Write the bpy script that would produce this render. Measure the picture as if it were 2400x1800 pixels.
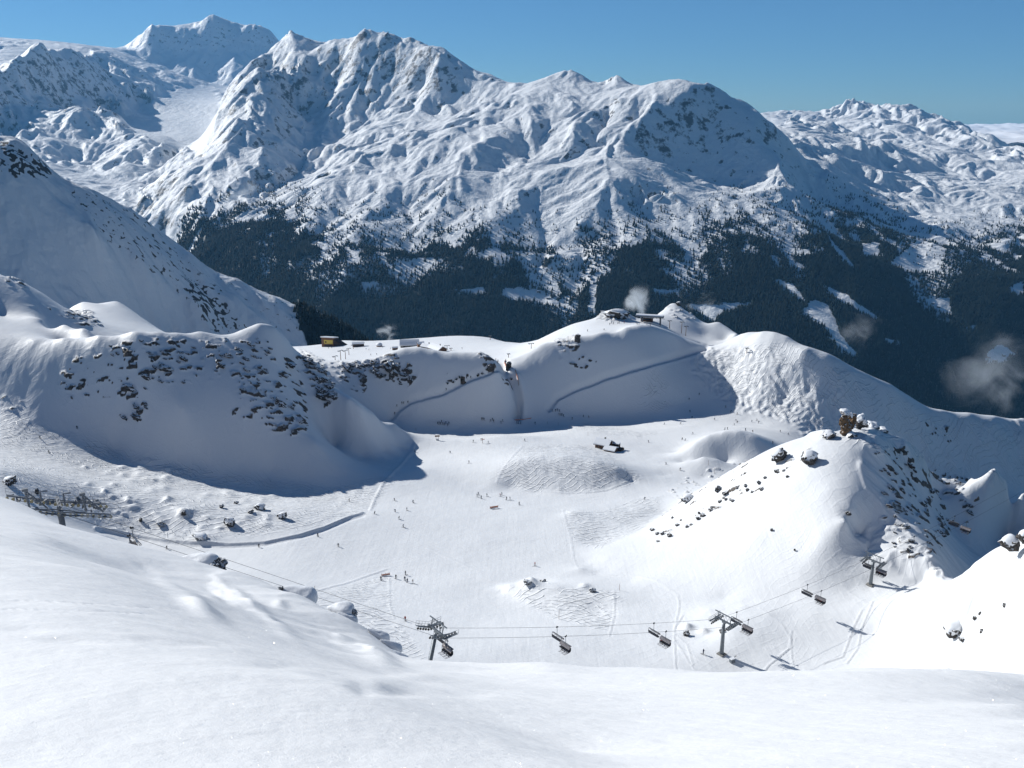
import bpy, bmesh, math, random
import numpy as np
from mathutils import Vector, Matrix
for o in list(bpy.data.objects): bpy.data.objects.remove(o)
scene = bpy.context.scene
C = scene.collection
random.seed(5); rng = np.random.default_rng(7)

# ---------------------------------------------------------------- camera, sky, sun, exposure
FPX = 2078.0                                   # focal length in pixels of the 2400 px wide photograph
PITCH = math.radians(17.4)
cp, sp = math.cos(PITCH), math.sin(PITCH)
cam = bpy.data.cameras.new('camera'); camo = bpy.data.objects.new('camera', cam); C.objects.link(camo)
camo.location = (0, 0, 0); camo.rotation_euler = (math.pi/2-PITCH, 0, 0)
cam.sensor_width = 36; cam.lens = 36*FPX/2400; cam.clip_start = .1; cam.clip_end = 90000
scene.camera = camo
SUN_EL, SUN_AZ = math.radians(29), math.radians(-54)       # azimuth from +Y (view direction), negative = to the left
sd = Vector((math.sin(SUN_AZ)*math.cos(SUN_EL), math.cos(SUN_AZ)*math.cos(SUN_EL), math.sin(SUN_EL)))
sun = bpy.data.lights.new('sun', 'SUN'); suno = bpy.data.objects.new('sun', sun); C.objects.link(suno)
sun.energy = 4.5; sun.angle = math.radians(.5); sun.color = (1, .985, .945)
suno.rotation_euler = sd.to_track_quat('Z', 'Y').to_euler(); suno.location = (-50, 60, 60)
W = bpy.data.worlds.new("World"); scene.world = W; W.use_nodes = True
nt = W.node_tree; bg = nt.nodes['Background']
sky = nt.nodes.new('ShaderNodeTexSky'); sky.sky_type = 'NISHITA'; sky.sun_disc = False
sky.sun_elevation = SUN_EL; sky.sun_rotation = SUN_AZ; sky.altitude = 2700
sky.air_density = 1.0; sky.dust_density = .02; sky.ozone_density = 3
tint = nt.nodes.new('ShaderNodeMix'); tint.data_type = 'RGBA'; tint.blend_type = 'MULTIPLY'; tint.inputs[0].default_value = 1; tint.inputs[7].default_value = (.56, .845, 1.045, 1)
nt.links.new(sky.outputs[0], tint.inputs[6]); nt.links.new(tint.outputs[2], bg.inputs[0]); bg.inputs[1].default_value = .050
scene.view_settings.view_transform = 'Standard'; scene.view_settings.look = 'None'
scene.view_settings.exposure = .33; scene.view_settings.gamma = 1
scene.render.resolution_x = 1024; scene.render.resolution_y = 768
scene.cycles.max_bounces = 5; scene.cycles.diffuse_bounces = 1; scene.cycles.volume_bounces = 2
scene.cycles.transparent_max_bounces = 8; scene.cycles.sample_clamp_indirect = 4
scene.cycles.volume_step_rate = 1.0; scene.cycles.volume_max_steps = 96

# ---------------------------------------------------------------- geometry of the view (photo pixel -> place in the world)
def ray(u, v):
    a = (np.asarray(u, float)-1200)/FPX; b = (900-np.asarray(v, float))/FPX
    y = cp+b*sp
    return a/y, (-sp+b*cp)/y                   # x/Y and z/Y
def at(u, v, Y):
    s, k = ray(u, v); return Vector((s*Y, Y, k*Y))
def atz(u, v, z):
    s, k = ray(u, v); Y = z/k; return Vector((s*Y, Y, z))
def pix(x, y, z):
    f = y*cp-z*sp; up = y*sp+z*cp
    return 1200+FPX*x/f, 900-FPX*up/f

# ---------------------------------------------------------------- noise
_perm = np.random.default_rng(11).permutation(4096)
def _h(i, j, k=0):
    return _perm[(_perm[(i+k*131) & 4095]+j) & 4095]
_ga = np.linspace(0, 2*np.pi, 4096, endpoint=False); _gx, _gy = np.cos(_ga), np.sin(_ga)
def perlin(x, y, k=0):
    x = np.asarray(x, float); y = np.asarray(y, float)
    xi = np.floor(x).astype(np.int64); yi = np.floor(y).astype(np.int64); xf = x-xi; yf = y-yi
    u = xf*xf*xf*(xf*(xf*6-15)+10); v = yf*yf*yf*(yf*(yf*6-15)+10)
    def g(a, b):
        h = _h(xi+a, yi+b, k); return _gx[h]*(xf-a)+_gy[h]*(yf-b)
    return 1.5*((g(0, 0)*(1-u)+g(1, 0)*u)*(1-v)+(g(0, 1)*(1-u)+g(1, 1)*u)*v)
def fbm(x, y, octv=4, k=0, gain=.5, ridged=False):
    r = 0; a = 1; t = 0
    for o in range(octv):
        n = perlin(x*2**o, y*2**o, k+o)
        if ridged: n = 1-2*np.abs(n)
        r = r+a*n; t += a; a *= gain
    return r/t
def gully(x, y, zx, zy, f, octv, k=0, gain=.5, steer=1.0):
    """ridges and gullies that run down the slope; returns about -1..1"""
    tot = 0; amp = 1; norm = 0; sx = zx.copy(); sy = zy.copy()
    for o in range(octv):
        m = np.sqrt(sx*sx+sy*sy)+1e-6
        st = np.clip(m*2.2, 0, 1)
        dx = -sy/m; dy = sx/m
        px = x*f; py = y*f; ci = np.floor(px).astype(np.int64); cj = np.floor(py).astype(np.int64)
        num = 0; den = 0; gx = 0; gy = 0
        for i in (-1, 0, 1, 2):
            for j in (-1, 0, 1, 2):
                h1 = _h(ci+i, cj+j, k+o*7)/4096.; h2 = _h(ci+i, cj+j, k+o*7+3)/4096.
                ex = px-(ci+i)-h1*.8+.4; ey = py-(cj+j)-h2*.8+.4
                w = np.exp(-2*(ex*ex+ey*ey)); ph = 2*np.pi*(ex*dx+ey*dy)
                num = num+np.cos(ph)*w; den = den+w; sn = -np.sin(ph)*w; gx = gx+sn*dx; gy = gy+sn*dy
        n = num/den; tot = tot+amp*st*n; norm += amp
        sx = sx+steer*amp*gx/den; sy = sy+steer*amp*gy/den
        amp *= gain; f *= 2
    return tot/norm
def blur(a, n):
    for _ in range(n):
        b = np.pad(a, 1, mode='edge'); a = (b[:-2, 1:-1]+b[2:, 1:-1]+2*b[1:-1, 1:-1])/4
        b = np.pad(a, 1, mode='edge'); a = (b[1:-1, :-2]+b[1:-1, 2:]+2*b[1:-1, 1:-1])/4
    return a
def sm(a, b, x):
    t = np.clip((x-a)/(b-a), 0, 1); return t*t*(3-2*t)
def inpoly(u, v, poly):
    r = np.zeros(np.shape(u), bool); n = len(poly)
    for i in range(n):
        x1, y1 = poly[i]; x2, y2 = poly[(i+1) % n]
        if y1 == y2: continue
        c = ((y1 > v) != (y2 > v)) & (u < (x2-x1)*(v-y1)/(y2-y1)+x1); r ^= c
    return r
def dseg(u, v, line, sv=1.0):
    """distance in pixels to a polyline, and the signed side"""
    d = np.full(np.shape(u), 1e9); X = [p[0] for p in line]; Yy = [p[1] for p in line]
    m = (u > min(X)-45) & (u < max(X)+45) & (v > min(Yy)-45) & (v < max(Yy)+45); full = d; u = u[m]; v = v[m]; d = np.full(u.shape, 1e9)
    for (x1, y1), (x2, y2) in zip(line[:-1], line[1:]):
        ex, ey = x2-x1, y2-y1; t = np.clip(((u-x1)*ex+(v-y1)*ey)/(ex*ex+ey*ey+1e-9), 0, 1)
        d = np.minimum(d, np.hypot(u-x1-t*ex, (v-y1-t*ey)*sv))
    full[m] = d; return full

# ---------------------------------------------------------------- height-field sheets from ridge, valley and shore lines
class Sheet:
    """a terrain sheet z(x, y) on a grid of x/Y and log Y; lines = surveyed polylines of (u, v, Y) or (u, v, -height)"""
    def __init__(s, s0, s1, y0, y1, step, lines, sub=2, stepq=None, smooth=0):
        s.s = np.arange(s0, s1, step); s.q = np.arange(math.log(y0), math.log(y1), stepq or step)
        pts = []
        for ln in lines:
            L = []
            for (u, v, t) in ln:
                sx, k = ray(u, v); Y = t if t > 0 else t/k
                L.append((u, v, math.log(Y)))
            for i in range(len(L)):
                if i == 0: pts.append(L[0]); continue
                a, b = L[i-1], L[i]
                sa, _ = ray(a[0], a[1]); sb, _ = ray(b[0], b[1])
                n = max(1, int(math.hypot(sb-sa, b[2]-a[2])/.022))
                for j in range(1, n+1):
                    t = j/n; pts.append(tuple(a[m]*(1-t)+b[m]*t for m in range(3)))
        pts = np.array(pts); sx, k = ray(pts[:, 0], pts[:, 1])
        P = np.stack([sx, pts[:, 2]], 1); Z = k*np.exp(pts[:, 2])
        _, idx = np.unique(np.round(P/.004).astype(int), axis=0, return_index=True); P = P[idx]; Z = Z[idx]
        n = len(P); D = np.sqrt(((P[:, None]-P[None])**2).sum(-1))
        A = np.zeros((n+3, n+3)); A[:n, :n] = -D; A[:n, :n] -= -np.eye(n)*1e-4; A[:n, n] = 1; A[:n, n+1:] = P; A[n, :n] = 1; A[n+1:, :n] = P.T
        w = np.linalg.solve(A, np.concatenate([Z, np.zeros(3)]))
        cs = s.s[::sub]; cq = s.q[::sub]
        if cs[-1] < s.s[-1]: cs = np.append(cs, s.s[-1])
        if cq[-1] < s.q[-1]: cq = np.append(cq, s.q[-1])
        out = np.zeros((len(cq), len(cs)))
        Pf = P.astype(np.float32); wf = w[:n].astype(np.float32)
        for i, q in enumerate(cq):
            d = np.sqrt((cs[:, None].astype(np.float32)-Pf[None, :, 0])**2+(np.float32(q)-Pf[None, :, 1])**2)
            out[i] = -(d@wf)+w[n]+w[n+1]*cs+w[n+2]*q
        t = np.zeros((len(cq), len(s.s)))
        for i in range(len(cq)): t[i] = np.interp(s.s, cs, out[i])
        fi = np.interp(s.q, cq, np.arange(len(cq))); i0 = np.minimum(fi.astype(int), len(cq)-2); f = (fi-i0)[:, None]
        s.z = t[i0]*(1-f)+t[i0+1]*f
        s.z = blur(s.z, 2+smooth)
        s.S, s.Q = np.meshgrid(s.s, s.q); s.Y = np.exp(s.Q); s.X = s.S*s.Y
        print('sheet', s.z.shape, 'controls', n, flush=True)
    def uv(s): return pix(s.X, s.Y, s.z)
    def grad(s):
        zs = np.gradient(s.z, s.s, axis=1); zq = np.gradient(s.z, s.q, axis=0)
        zx = zs/s.Y; return zx, zq/s.Y-s.S*zx
    def height(s, x, y):
        fi = (math.log(y)-s.q[0])/(s.q[1]-s.q[0]); fj = (x/y-s.s[0])/(s.s[1]-s.s[0])
        i = int(min(max(fi, 0), len(s.q)-2)); j = int(min(max(fj, 0), len(s.s)-2)); a = min(max(fi-i, 0), 1); b = min(max(fj-j, 0), 1)
        z = s.z; return float((z[i, j]*(1-b)+z[i, j+1]*b)*(1-a)+(z[i+1, j]*(1-b)+z[i+1, j+1]*b)*a)
    def hit(s, u, v, ymin=0):
        """where the line of sight of photo pixel (u, v) meets this sheet"""
        sx, k = ray(u, v); fj = (sx-s.s[0])/(s.s[1]-s.s[0]); j = int(min(max(fj, 0), len(s.s)-2)); b = fj-j
        Y = np.exp(s.q); g = (s.z[:, j]*(1-b)+s.z[:, j+1]*b)-k*Y
        ok = np.where((g[1:] >= 0) & (Y[1:] > ymin))[0]
        if len(ok) == 0: return None
        i = ok[0]; a = 0 if g[i] >= 0 else g[i]/(g[i]-g[i+1]); yy = Y[i]*(1-a)+Y[i+1]*a
        return Vector((sx*yy, yy, k*yy))
    def mesh(s, name, mat, attrs, keep=None):
        nq, ns = s.z.shape
        co = np.stack([s.X, s.Y, s.z], -1).reshape(-1, 3).astype(np.float32)
        I = np.arange(nq*ns).reshape(nq, ns)
        F = np.stack([I[:-1, :-1], I[:-1, 1:], I[1:, 1:], I[1:, :-1]], -1).reshape(-1, 4)
        me = bpy.data.meshes.new(name)
        me.vertices.add(len(co)); me.vertices.foreach_set('co', co.ravel())
        me.loops.add(F.size); me.loops.foreach_set('vertex_index', F.ravel().astype(np.int32))
        me.polygons.add(len(F)); me.polygons.foreach_set('loop_start', np.arange(0, F.size, 4, dtype=np.int32))
        me.polygons.foreach_set('loop_total', np.full(len(F), 4, np.int32))
        me.polygons.foreach_set('use_smooth', np.ones(len(F), bool))
        for k, a in attrs.items():
            at_ = me.attributes.new(k, 'FLOAT', 'POINT'); at_.data.foreach_set('value', a.ravel().astype(np.float32))
        me.update(); me.materials.append(mat)
        o = bpy.data.objects.new(name, me); C.objects.link(o); o['kind'] = 'structure'
        return o
def behind(line, *steps):
    """the hidden back of a ridge: further off and lower than the line of sight"""
    return [[(u, v+dv, (Y if Y > 0 else Y/ray(u, v)[1])*f) for (u, v, Y) in line] for f, dv in steps]
# ================================================================ TERRAIN LINES
# ---- the two valley sides and the high peaks
sky_D = [(640,108,8700),(675,76,8500),(705,98,8400),(727,111,8300),(759,108,8300),(797,100,8100),(835,87,8000),(860,78,8000),(911,80,7900),(944,95,7800),
 (971,114,7700),(1004,117,7600),(1031,127,7500),(1080,157,7400),(1118,174,7300),(1145,195,7200),(1177,203,7100),(1200,197,7050),(1227,203,7000),(1254,195,7000),
 (1298,181,6900),(1320,172,6900),(1332,163,6900),(1345,178,6850),(1384,195,6800),(1417,195,6700),(1437,175,6700),(1458,198,6600),(1504,203,6400),(1547,192,6300),(1580,186,6200),
 (1612,195,6150),(1656,203,6100),(1688,227,6050),(1721,246,6000),(1748,260,5950),(1780,272,5920),(1810,300,5880)]
sky_E = [(-120,180,7800),(0,158,8700),(33,141,8950),(54,127,9150),(100,96,9600),(130,117,9900),(163,112,10200),(184,119,10400),(210,125,10600)]
sky_E2 = [(222,119,12500),(239,116,13500),(271,121,14500),(309,118,15500)]
sky_C = [(312,112,16000),(331,81,16000),(353,60,16000),(380,68,16000),(420,66,16000),(461,62,16200),(472,46,16200),(504,38,16200),(542,52,16200),(570,65,16200),(597,60,16200),(618,60,16200),(640,78,16200),(655,110,16000),(700,150,15500)]
sky_R = [(1835,262,10500),(1870,266,10500),(1905,265,10500),(1954,263,10500),(1976,249,10500),(2000,243,10500),(2030,257,10300),(2046,249,10300),(2070,252,10300),(2095,260,10000),(2149,274,9800),(2185,279,9600),(2214,282,9500),(2247,301,9200),(2285,317,8800),(2339,344,8300),(2400,366,7800),(2500,400,7400)]
L = [sky_D, sky_E, sky_E2, sky_C, sky_R]
L += behind(sky_C, (1.08, 40)) + behind(sky_R, (1.12, 30), (1.5, 50)) + behind(sky_E, (1.08, 40)) + behind(sky_D[:9], (1.1, 45)) + behind(sky_D[9:], (1.1, 50), (1.4, 110))
# high massif: cliff band, ice shoulders
L += [[(325,110,15850),(400,120,15750),(480,118,15750),(560,125,15750),(640,140,15700)],
 [(330,150,15350),(420,165,15250),(500,175,15200),(560,165,15200),(640,170,15100)],
 [(470,200,14900),(540,205,14700),(600,195,14700)],
 [(230,135,12000),(300,150,12600),(380,170,12800),(440,185,13000)],
 [(180,150,10500),(260,190,10700),(340,215,10800),(395,228,10900)],
 # glacier tongue
 [(480,212,12500),(420,225,11800),(350,250,10800)],[(350,250,10800),(300,262,10300),(262,272,10000)],[(262,272,10000),(330,310,9200),(400,335,8700),(455,358,8300)],
 [(515,240,10500),(500,300,9400),(470,352,8500)],[(400,280,10000),(440,320,9000)],
 # shaded peak on the far left, its arms
 [(100,98,9600),(115,150,9520),(150,200,9600),(200,240,9800),(250,268,9950)],[(163,112,10200),(200,170,10080),(270,232,10000)],
 [(0,158,8700),(0,215,8560),(40,225,8800),(100,243,9180),(150,255,9450)],
 # knolls left of glacier
 [(100,252,8700),(180,256,8500),(230,265,8300),(270,292,8000),(290,305,8000)],[(290,292,8300),(340,305,8100),(395,318,7900),(450,348,7900)],
 [(60,290,8000),(130,340,7600),(160,380,7400),(240,400,7100),(300,385,7200)],[(395,318,7900),(380,350,7500),(340,375,7200),(300,385,7100),(240,410,6900)],
 [(0,260,8400),(40,300,8000),(90,350,7400),(140,400,6900)],
 [(-120,300,8200),(0,330,7800),(60,380,7000),(150,430,6500),(240,470,6100),(310,490,5900),(390,560,5400),(440,610,5000)],
 [(180,330,7800),(200,310,8000),(240,300,8000)],[(420,370,7600),(370,410,6800),(331,456,6200),(370,500,5700),(430,570,5200)],
 # pyramid peak and the bright crest that leads to it
 [(781,150,8000),(727,141,8000),(690,155,7800),(640,179,7500),(600,205,7200),(575,225,7000),(545,250,7000),(520,280,7000),(505,310,6900),(488,347,6700),(470,370,6500),(423,401,6200),(380,430,6000),(345,455,5850)],
 [(575,225,7000),(586,244,6900),(610,275,6700),(635,304,6500),(632,330,6350),(629,358,6200),(610,400,5900),(580,440,5600),(545,480,5300)],
 [(550,300,6500),(530,360,6150),(490,410,5850),(440,455,5550),(410,500,5400)],
 [(675,76,8500),(640,120,8350),(600,160,8200),(560,195,8050),(530,225,7900)],
 # hollow behind the pyramid
 [(680,215,7850),(700,260,7550),(700,310,7050),(730,350,6600),(700,400,6200),(650,440,5800),(600,475,5400)],
 [(745,150,7950),(760,200,7800),(790,250,7500),(800,300,7200),(790,340,6700)],
 [(900,85,7950),(912,115,7850),(905,150,7730),(915,185,7620),(880,215,7500),(870,250,7400)],
 [(860,80,8000),(840,130,7880),(850,180,7720),(850,230,7520),(820,270,7350)],
 [(971,114,7700),(950,170,7560),(990,200,7450),(940,230,7350)],[(1031,127,7500),(1010,165,7400),(1040,195,7290),(1000,235,7200)],[(1080,157,7400),(1110,200,7220),(1160,240,6950)],
 [(880,250,7350),(960,260,7250),(1040,255,7100),(1120,252,6950)],[(880,275,7150),(870,310,6750),(870,340,6450),(800,345,6450)],
 [(850,272,7280),(845,290,7180),(805,315,7000)],
 # long diagonal ribs of the middle slope
 [(1298,183,6900),(1240,215,6700),(1190,235,6600),(1120,270,6400),(1050,295,6250),(980,315,6100),(900,345,5950),(840,365,5850),(770,395,5700),(700,440,5500)],
 [(1200,262,6400),(1130,300,6150),(1060,325,6000),(990,350,5900),(930,385,5700),(860,410,5600)],
 [(1437,180,6700),(1400,215,6500),(1340,235,6350),(1290,265,6150),(1240,300,5950),(1210,322,5850),(1160,330,5800),(1117,350,5700),(1070,375,5600),(1020,400,5500),(960,425,5350),(880,455,5250),(800,480,5150)],
 [(1225,365,5720),(1180,395,5500),(1120,400,5450),(1060,425,5300),(1000,450,5200)],
 [(1504,205,6400),(1460,230,6250),(1420,255,6100),(1390,290,5950),(1340,310,5850),(1310,340,5700),(1250,380,5550),(1220,400,5400),(1150,430,5250),(1080,465,5120),(1000,490,5050)],
 [(1420,300,5950),(1370,330,5780),(1400,350,5700),(1330,375,5550),(1290,400,5350)],
 [(1440,330,5750),(1400,370,5500),(1360,385,5420),(1330,400,5300),(1250,440,5120),(1180,480,5000)],
 # foot cirque under the shaded face
 [(1612,214,6000),(1575,230,5950),(1547,241,5930),(1525,257,5900),(1542,306,5780),(1552,339,5720),(1574,371,5640),(1612,393,5600),(1666,425,5520),(1742,440,5470),(1797,425,5460)],
 [(1480,290,5900),(1500,330,5700),(1490,370,5500)],
 [(1700,330,5810),(1650,300,5900),(1680,380,5680),(1760,380,5640)],[(1740,300,5830),(1780,350,5700),(1815,400,5520)],
 [(1574,373,5600),(1540,400,5350),(1520,430,5150),(1560,460,5000),(1620,470,4980)],
 [(1395,410,5230),(1430,440,5080),(1480,465,4960),(1500,490,4900),(1400,510,4830),(1350,530,4750)],
 [(1480,400,5300),(1500,430,5150),(1510,470,5020)],[(1612,397,5550),(1640,440,5230),(1690,470,5000),(1760,490,4900),(1790,500,4870)],
 # side valley on the right
 [(1810,300,5880),(1806,340,5800),(1815,400,5500),(1829,425,5420),(1862,490,5080),(1905,534,4800),(1987,615,4450),(2070,700,4200),(2150,800,4000),(2220,900,3850),(2300,990,3750)],
 [(1850,330,6600),(1900,380,6200),(1890,430,5700),(1900,480,5400)],[(1870,300,7600),(1960,330,7300),(2020,350,7000),(2060,345,7200)],
 [(2000,245,10500),(2010,290,9600),(2030,330,8600),(2060,345,7800),(2100,350,7600)],[(1954,265,10500),(1970,300,9400),(1950,330,8200)],[(1905,290,9000),(1870,290,8500),(1840,285,8000)],
 [(2095,262,10000),(2090,300,9200),(2140,320,8800),(2120,345,8200)],[(2149,276,9800),(2165,310,9000),(2140,345,8200)],[(2214,285,9500),(2200,320,8800),(2160,350,8100)],
 [(2280,330,8500),(2250,345,8200),(2260,380,7600)],[(2339,350,8200),(2330,385,7600),(2290,400,7300),(2270,420,6900)],
 [(1920,350,6800),(1960,385,6300),(1930,430,5800)],[(2050,400,7000),(2150,400,7100),(2250,430,6800),(2350,420,7000)],
 [(1920,480,5500),(2000,440,6000),(2100,430,6300)],[(1940,510,5100),(2020,500,5500),(2100,500,5700),(2180,520,5500),(2270,560,5200),(2330,590,5000)],
 [(2200,430,6500),(2170,480,5900),(2140,510,5700)],[(2400,440,6500),(2380,520,5600),(2400,600,5000),(2500,560,5200)],
 [(1960,560,4850),(2050,570,4900),(2130,600,4800),(2200,650,4550),(2290,690,4400),(2400,700,4400)],
 [(2100,680,4350),(2200,740,4200),(2300,800,4050),(2400,800,4150),(2500,800,4200)],[(2260,860,3920),(2330,900,3850),(2400,920,3850)],
 [(2300,1020,3700),(2400,1020,3750),(2500,1020,3750)],
 # wooded flank, row by row
 [(470,520,5150),(600,500,5200),(700,485,5200),(800,510,5000),(900,500,5000),(1000,520,4900),(1100,510,4880),(1200,505,4880),(1300,500,4880)],
 [(480,600,4850),(600,600,4700),(750,600,4600),(900,600,4550),(1050,600,4550),(1200,600,4500),(1350,600,4480),(1500,600,4450),(1650,600,4450),(1800,600,4400),(1900,610,4400)],
 [(560,700,4500),(700,700,4300),(900,700,4250),(1100,700,4250),(1300,700,4200),(1500,700,4150),(1700,700,4120),(1900,700,4100),(2000,720,4050)],
 [(600,800,4100),(800,800,4000),(1000,800,4000),(1200,800,4000),(1400,800,3950),(1600,800,3900),(1800,800,3850),(2000,800,3830),(2080,820,3820)],
 [(-200,900,4100),(400,900,4000),(800,900,3850),(1200,900,3800),(1600,900,3750),(2000,900,3650),(2150,960,3600)],
 [(-200,1060,3500),(600,1050,3450),(1200,1050,3450),(1800,1050,3450),(2400,1100,3500),(2600,1100,3500)],
 [(-150,560,5500),(0,600,5200),(300,640,4900)],[(-300,60,22000),(1200,250,22000),(2700,320,22000)],
 # spurs in the wood
 [(1310,505,4880),(1290,560,4700),(1260,620,4480)],[(1400,520,4800),(1370,600,4560),(1350,690,4250)],
 [(820,620,4480),(790,680,4300),(760,740,4120)],[(700,520,5020),(660,600,4700),(640,680,4430)],[(1000,530,4850),(960,600,4600)]]
D = Sheet(-.70, .72, 3430, 19500, .0016, L, sub=3)
zx, zy = D.grad()
sl = np.hypot(zx, zy)
uD, vD = D.uv()
far = sm(4300, 5400, D.Y)
gl = inpoly(uD, vD, [(250,268),(350,235),(420,205),(500,200),(520,250),(500,310),(475,370),(400,345),(330,318)])   # the flat glacier
gl = blur(gl.astype(float), 4)
damp = blur((inpoly(uD, vD, [(1612,197),(1690,225),(1805,285),(1825,420),(1740,436),(1612,390),(1545,335),(1532,258),(1560,240)])*.6+inpoly(uD, vD, [(870,110),(1000,125),(1150,210),(1100,252),(880,245)])*.4+inpoly(uD, vD, [(-200,150),(100,100),(210,120),(270,232),(150,255),(0,218),(-200,220)])*.7).clip(0, 1), 5)
crest = np.exp(-(dseg(uD, vD, [(q[0], q[1]+12) for q in sky_D])/26)**2)*(uD > 640)
amp = (1-.62*crest)*(1-damp)*(.35+.65*far)*np.clip(.25+.2*sm(1780, 1950, uD)+1.6*sl, .2, 1)*(1-.97*gl)
wx = D.X+60*fbm(D.X/500, D.Y/500, 2, 50); wy = D.Y+60*fbm(D.X/500+9, D.Y/500, 2, 51)
G = gully(wx, wy, zx, zy, 1/760., 6, 3, gain=.50, steer=1.0)
rough = fbm(D.X/700, D.Y/700, 6, 20, .5, True)
D.z += amp*(112*np.sign(G)*np.abs(G)**.85+30*rough*sm(3900, 6000, D.Y)+8*fbm(D.X/90, D.Y/90, 4, 30))*np.clip(D.Y/7000, .6, 1.5)*(1-.55*sm(11500, 13500, D.Y))
# keep the traced skyline where it is seen
uD, vD = D.uv()

# ---- the shaded hillside on the left
sky_L = [(-150,300,1430),(0,323,1450),(43,325,1455),(76,347,1462),(98,374,1470),(130,401,1480),(157,423,1487),(206,439,1500),(244,461,1510),(304,488,1530),(347,521,1545),(391,559,1560),(450,597,1570),(497,645,1580),(520,652,1590),(556,654,1600),(588,675,1605),(646,693,1610),(678,711,1615),(732,724,1620),(769,745,1630),(814,767,1640),(854,790,1645),(900,830,1640),(960,900,1620)]
L = [sky_L]+behind(sky_L, (1.06, 25), (1.3, 120), (1.6, 250))
L += [[(-200,720,1180),(0,720,1200),(200,740,1290),(400,780,1400),(600,800,1480),(700,820,1520),(850,860,1560)],
 [(-200,900,1100),(0,900,1120),(400,900,1200),(900,950,1330)],[(98,374,1470),(160,470,1410),(230,540,1380)],[(391,559,1560),(430,640,1500),(470,720,1450)],[(300,488,1530),(330,560,1470),(350,640,1420)]]
Lh = Sheet(-.66, -.06, 1120, 2700, .0016, L, sub=3)
zx, zy = Lh.grad()
Lh.z += 16*gully(Lh.X, Lh.Y, zx, zy, 1/150., 5, 60, .55, .8)*np.clip(np.hypot(zx, zy)*1.5, .2, 1)+7*fbm(Lh.X/60, Lh.Y/60, 5, 70)
uL, vL = Lh.uv()

# ---- the ski basin, its ridges, the right-hand hill
def cr(u, v, yb, zb, g):
    """crest seen at (u, v) above a foot at (yb, zb), with face gradient g"""
    k = -ray(u, v)[1]; return (u, v, (-zb+g*yb)/(g+k))
M1 = [cr(u, v, 513, -184, 1.15) for u, v in [(760,850),(800,849),(835,845),(869,842),(890,838),(916,827),(945,816),(981,815),(1017,824),(1060,828),(1089,829),(1125,827),(1145,836),(1156,850),(1164,862)]]
M2 = [cr(u, v, 540, -189, g) for u, v, g in [(1164,862,1.12),(1180,856,1.12),(1198,842,1.12),(1227,831,1.12),(1250,818,1.12),(1270,805,1.12),(1295,802,1.12),(1321,805,1.12),(1340,795,1.12),(1353,786,1.12),(1379,788,1.12),(1400,782,1.12),(1415,777,1.05),(1440,784,1.0),(1465,766,.95),(1495,763,.88),(1523,764,.80),(1560,777,.66),(1585,787,.56),(1620,802,.48),(1655,814,.42)]]
L1 = [(150,790,411),(230,785,409),(316,777,409),(370,778,414),(420,779,418),(470,775,425),(500,782,428),(524,786,430),(570,772,436),(610,757,440),(642,765,444),(660,780,447),(678,799,450),(687,821,450),(705,830,452),(750,851,452),(764,889,442),(778,910,436),(789,925,432),(815,940,428),(845,957,428),(880,970,436),(922,989,452)]
plat = [(660,812,900),(700,813,900),(755,807,950),(802,797,960),(853,804,980),(940,804,980),(985,799,960),(1030,793,950),(1066,789,930),(1097,788,920),(1150,791,870),(1172,800,830),(1223,805,770),(1270,795,700),(1299,777,665),(1342,758,665),(1393,749,672)]
knob = [(1393,749,672),(1415,733,672),(1447,722,672),(1473,733,670),(1487,751,662),(1510,752,660),(1540,735,690),(1572,708,700),(1585,709,700),(1603,723,695),(1621,736,690),(1647,754,680),(1654,760,675),(1685,752,672),(1712,769,665),(1726,779,660)]
sky_Rr = [(1726,779,650)]+[cr(u, v, 532, -191, g) for u, v, g in [(1750,779,.6),(1785,777,.8),(1815,779,.9),(1846,786,.95),(1866,802,1.0)]]+[cr(u, v, yb, zb, 1.1) for u, v, yb, zb in [(1886,817,523,-192),(1939,829,523,-194),(1965,845,523,-196),(1988,860,523,-199),(2029,876,524,-205),(2090,902,526,-214),(2135,931,532,-223),(2171,957,536,-230),(2212,961,540,-234),(2273,967,546,-238),(2334,975,550,-244),(2367,986,553,-247),(2400,982,555,-250),(2520,985,560,-255)]]
H = [(1420,1290,-151),(1500,1250,-152),(1560,1205,336),(1602,1171,325),(1650,1140,312),(1703,1110,304),(1777,1069,297),(1846,1045,292),(1907,1028,290),(1931,1018,290),(1985,1014,290),(2041,1016,288),(2085,1030,292),(2130,1040,300),(2150,1062,306),(2167,1081,310),(2183,1108,318),(2212,1122,322),(2244,1118,320),(2273,1110,318),(2330,1097,312),(2362,1118,312),(2400,1142,312),(2500,1200,312)]
Hr = [(2041,1018,288),(2062,1050,280),(2040,1085,274),(2008,1105,268),(2022,1150,260),(1995,1190,252),(1985,1215,246),(2001,1254,248),(2030,1290,241),(2052,1308,236),(2110,1345,230),(2164,1368,226)]
N = [(2142,1369,226),(2180,1367,221),(2222,1363,212),(2265,1337,202),(2298,1312,192),(2330,1302,184),(2352,1298,180),(2367,1272,178),(2400,1265,174),(2500,1240,168)]
K1 = [(-150,600,480),(0,643,490),(50,657,492),(100,686,495),(140,713,495)]
K1b = [(165,720,560),(194,706,565),(235,713,570),(276,704,575),(316,731,570),(350,755,560),(380,776,555)]
L = [M1, M2, L1, plat, knob, sky_Rr, H, Hr, N, K1, K1b]
L += behind(plat, (1.12, 12), (1.35, 90), (1.6, 160))+behind(knob, (1.04, 25), (1.25, 120), (1.9, 200))+behind(sky_Rr, (1.05, 22), (1.4, 160), (2.2, 230))
L += behind(K1b, (1.04, 12), (1.2, 70), (1.6, 140), (2.2, 180))+behind(K1, (1.04, 18), (1.13, 50))+behind(L1[:16], (1.035, 20), (1.09, 50))
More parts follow.
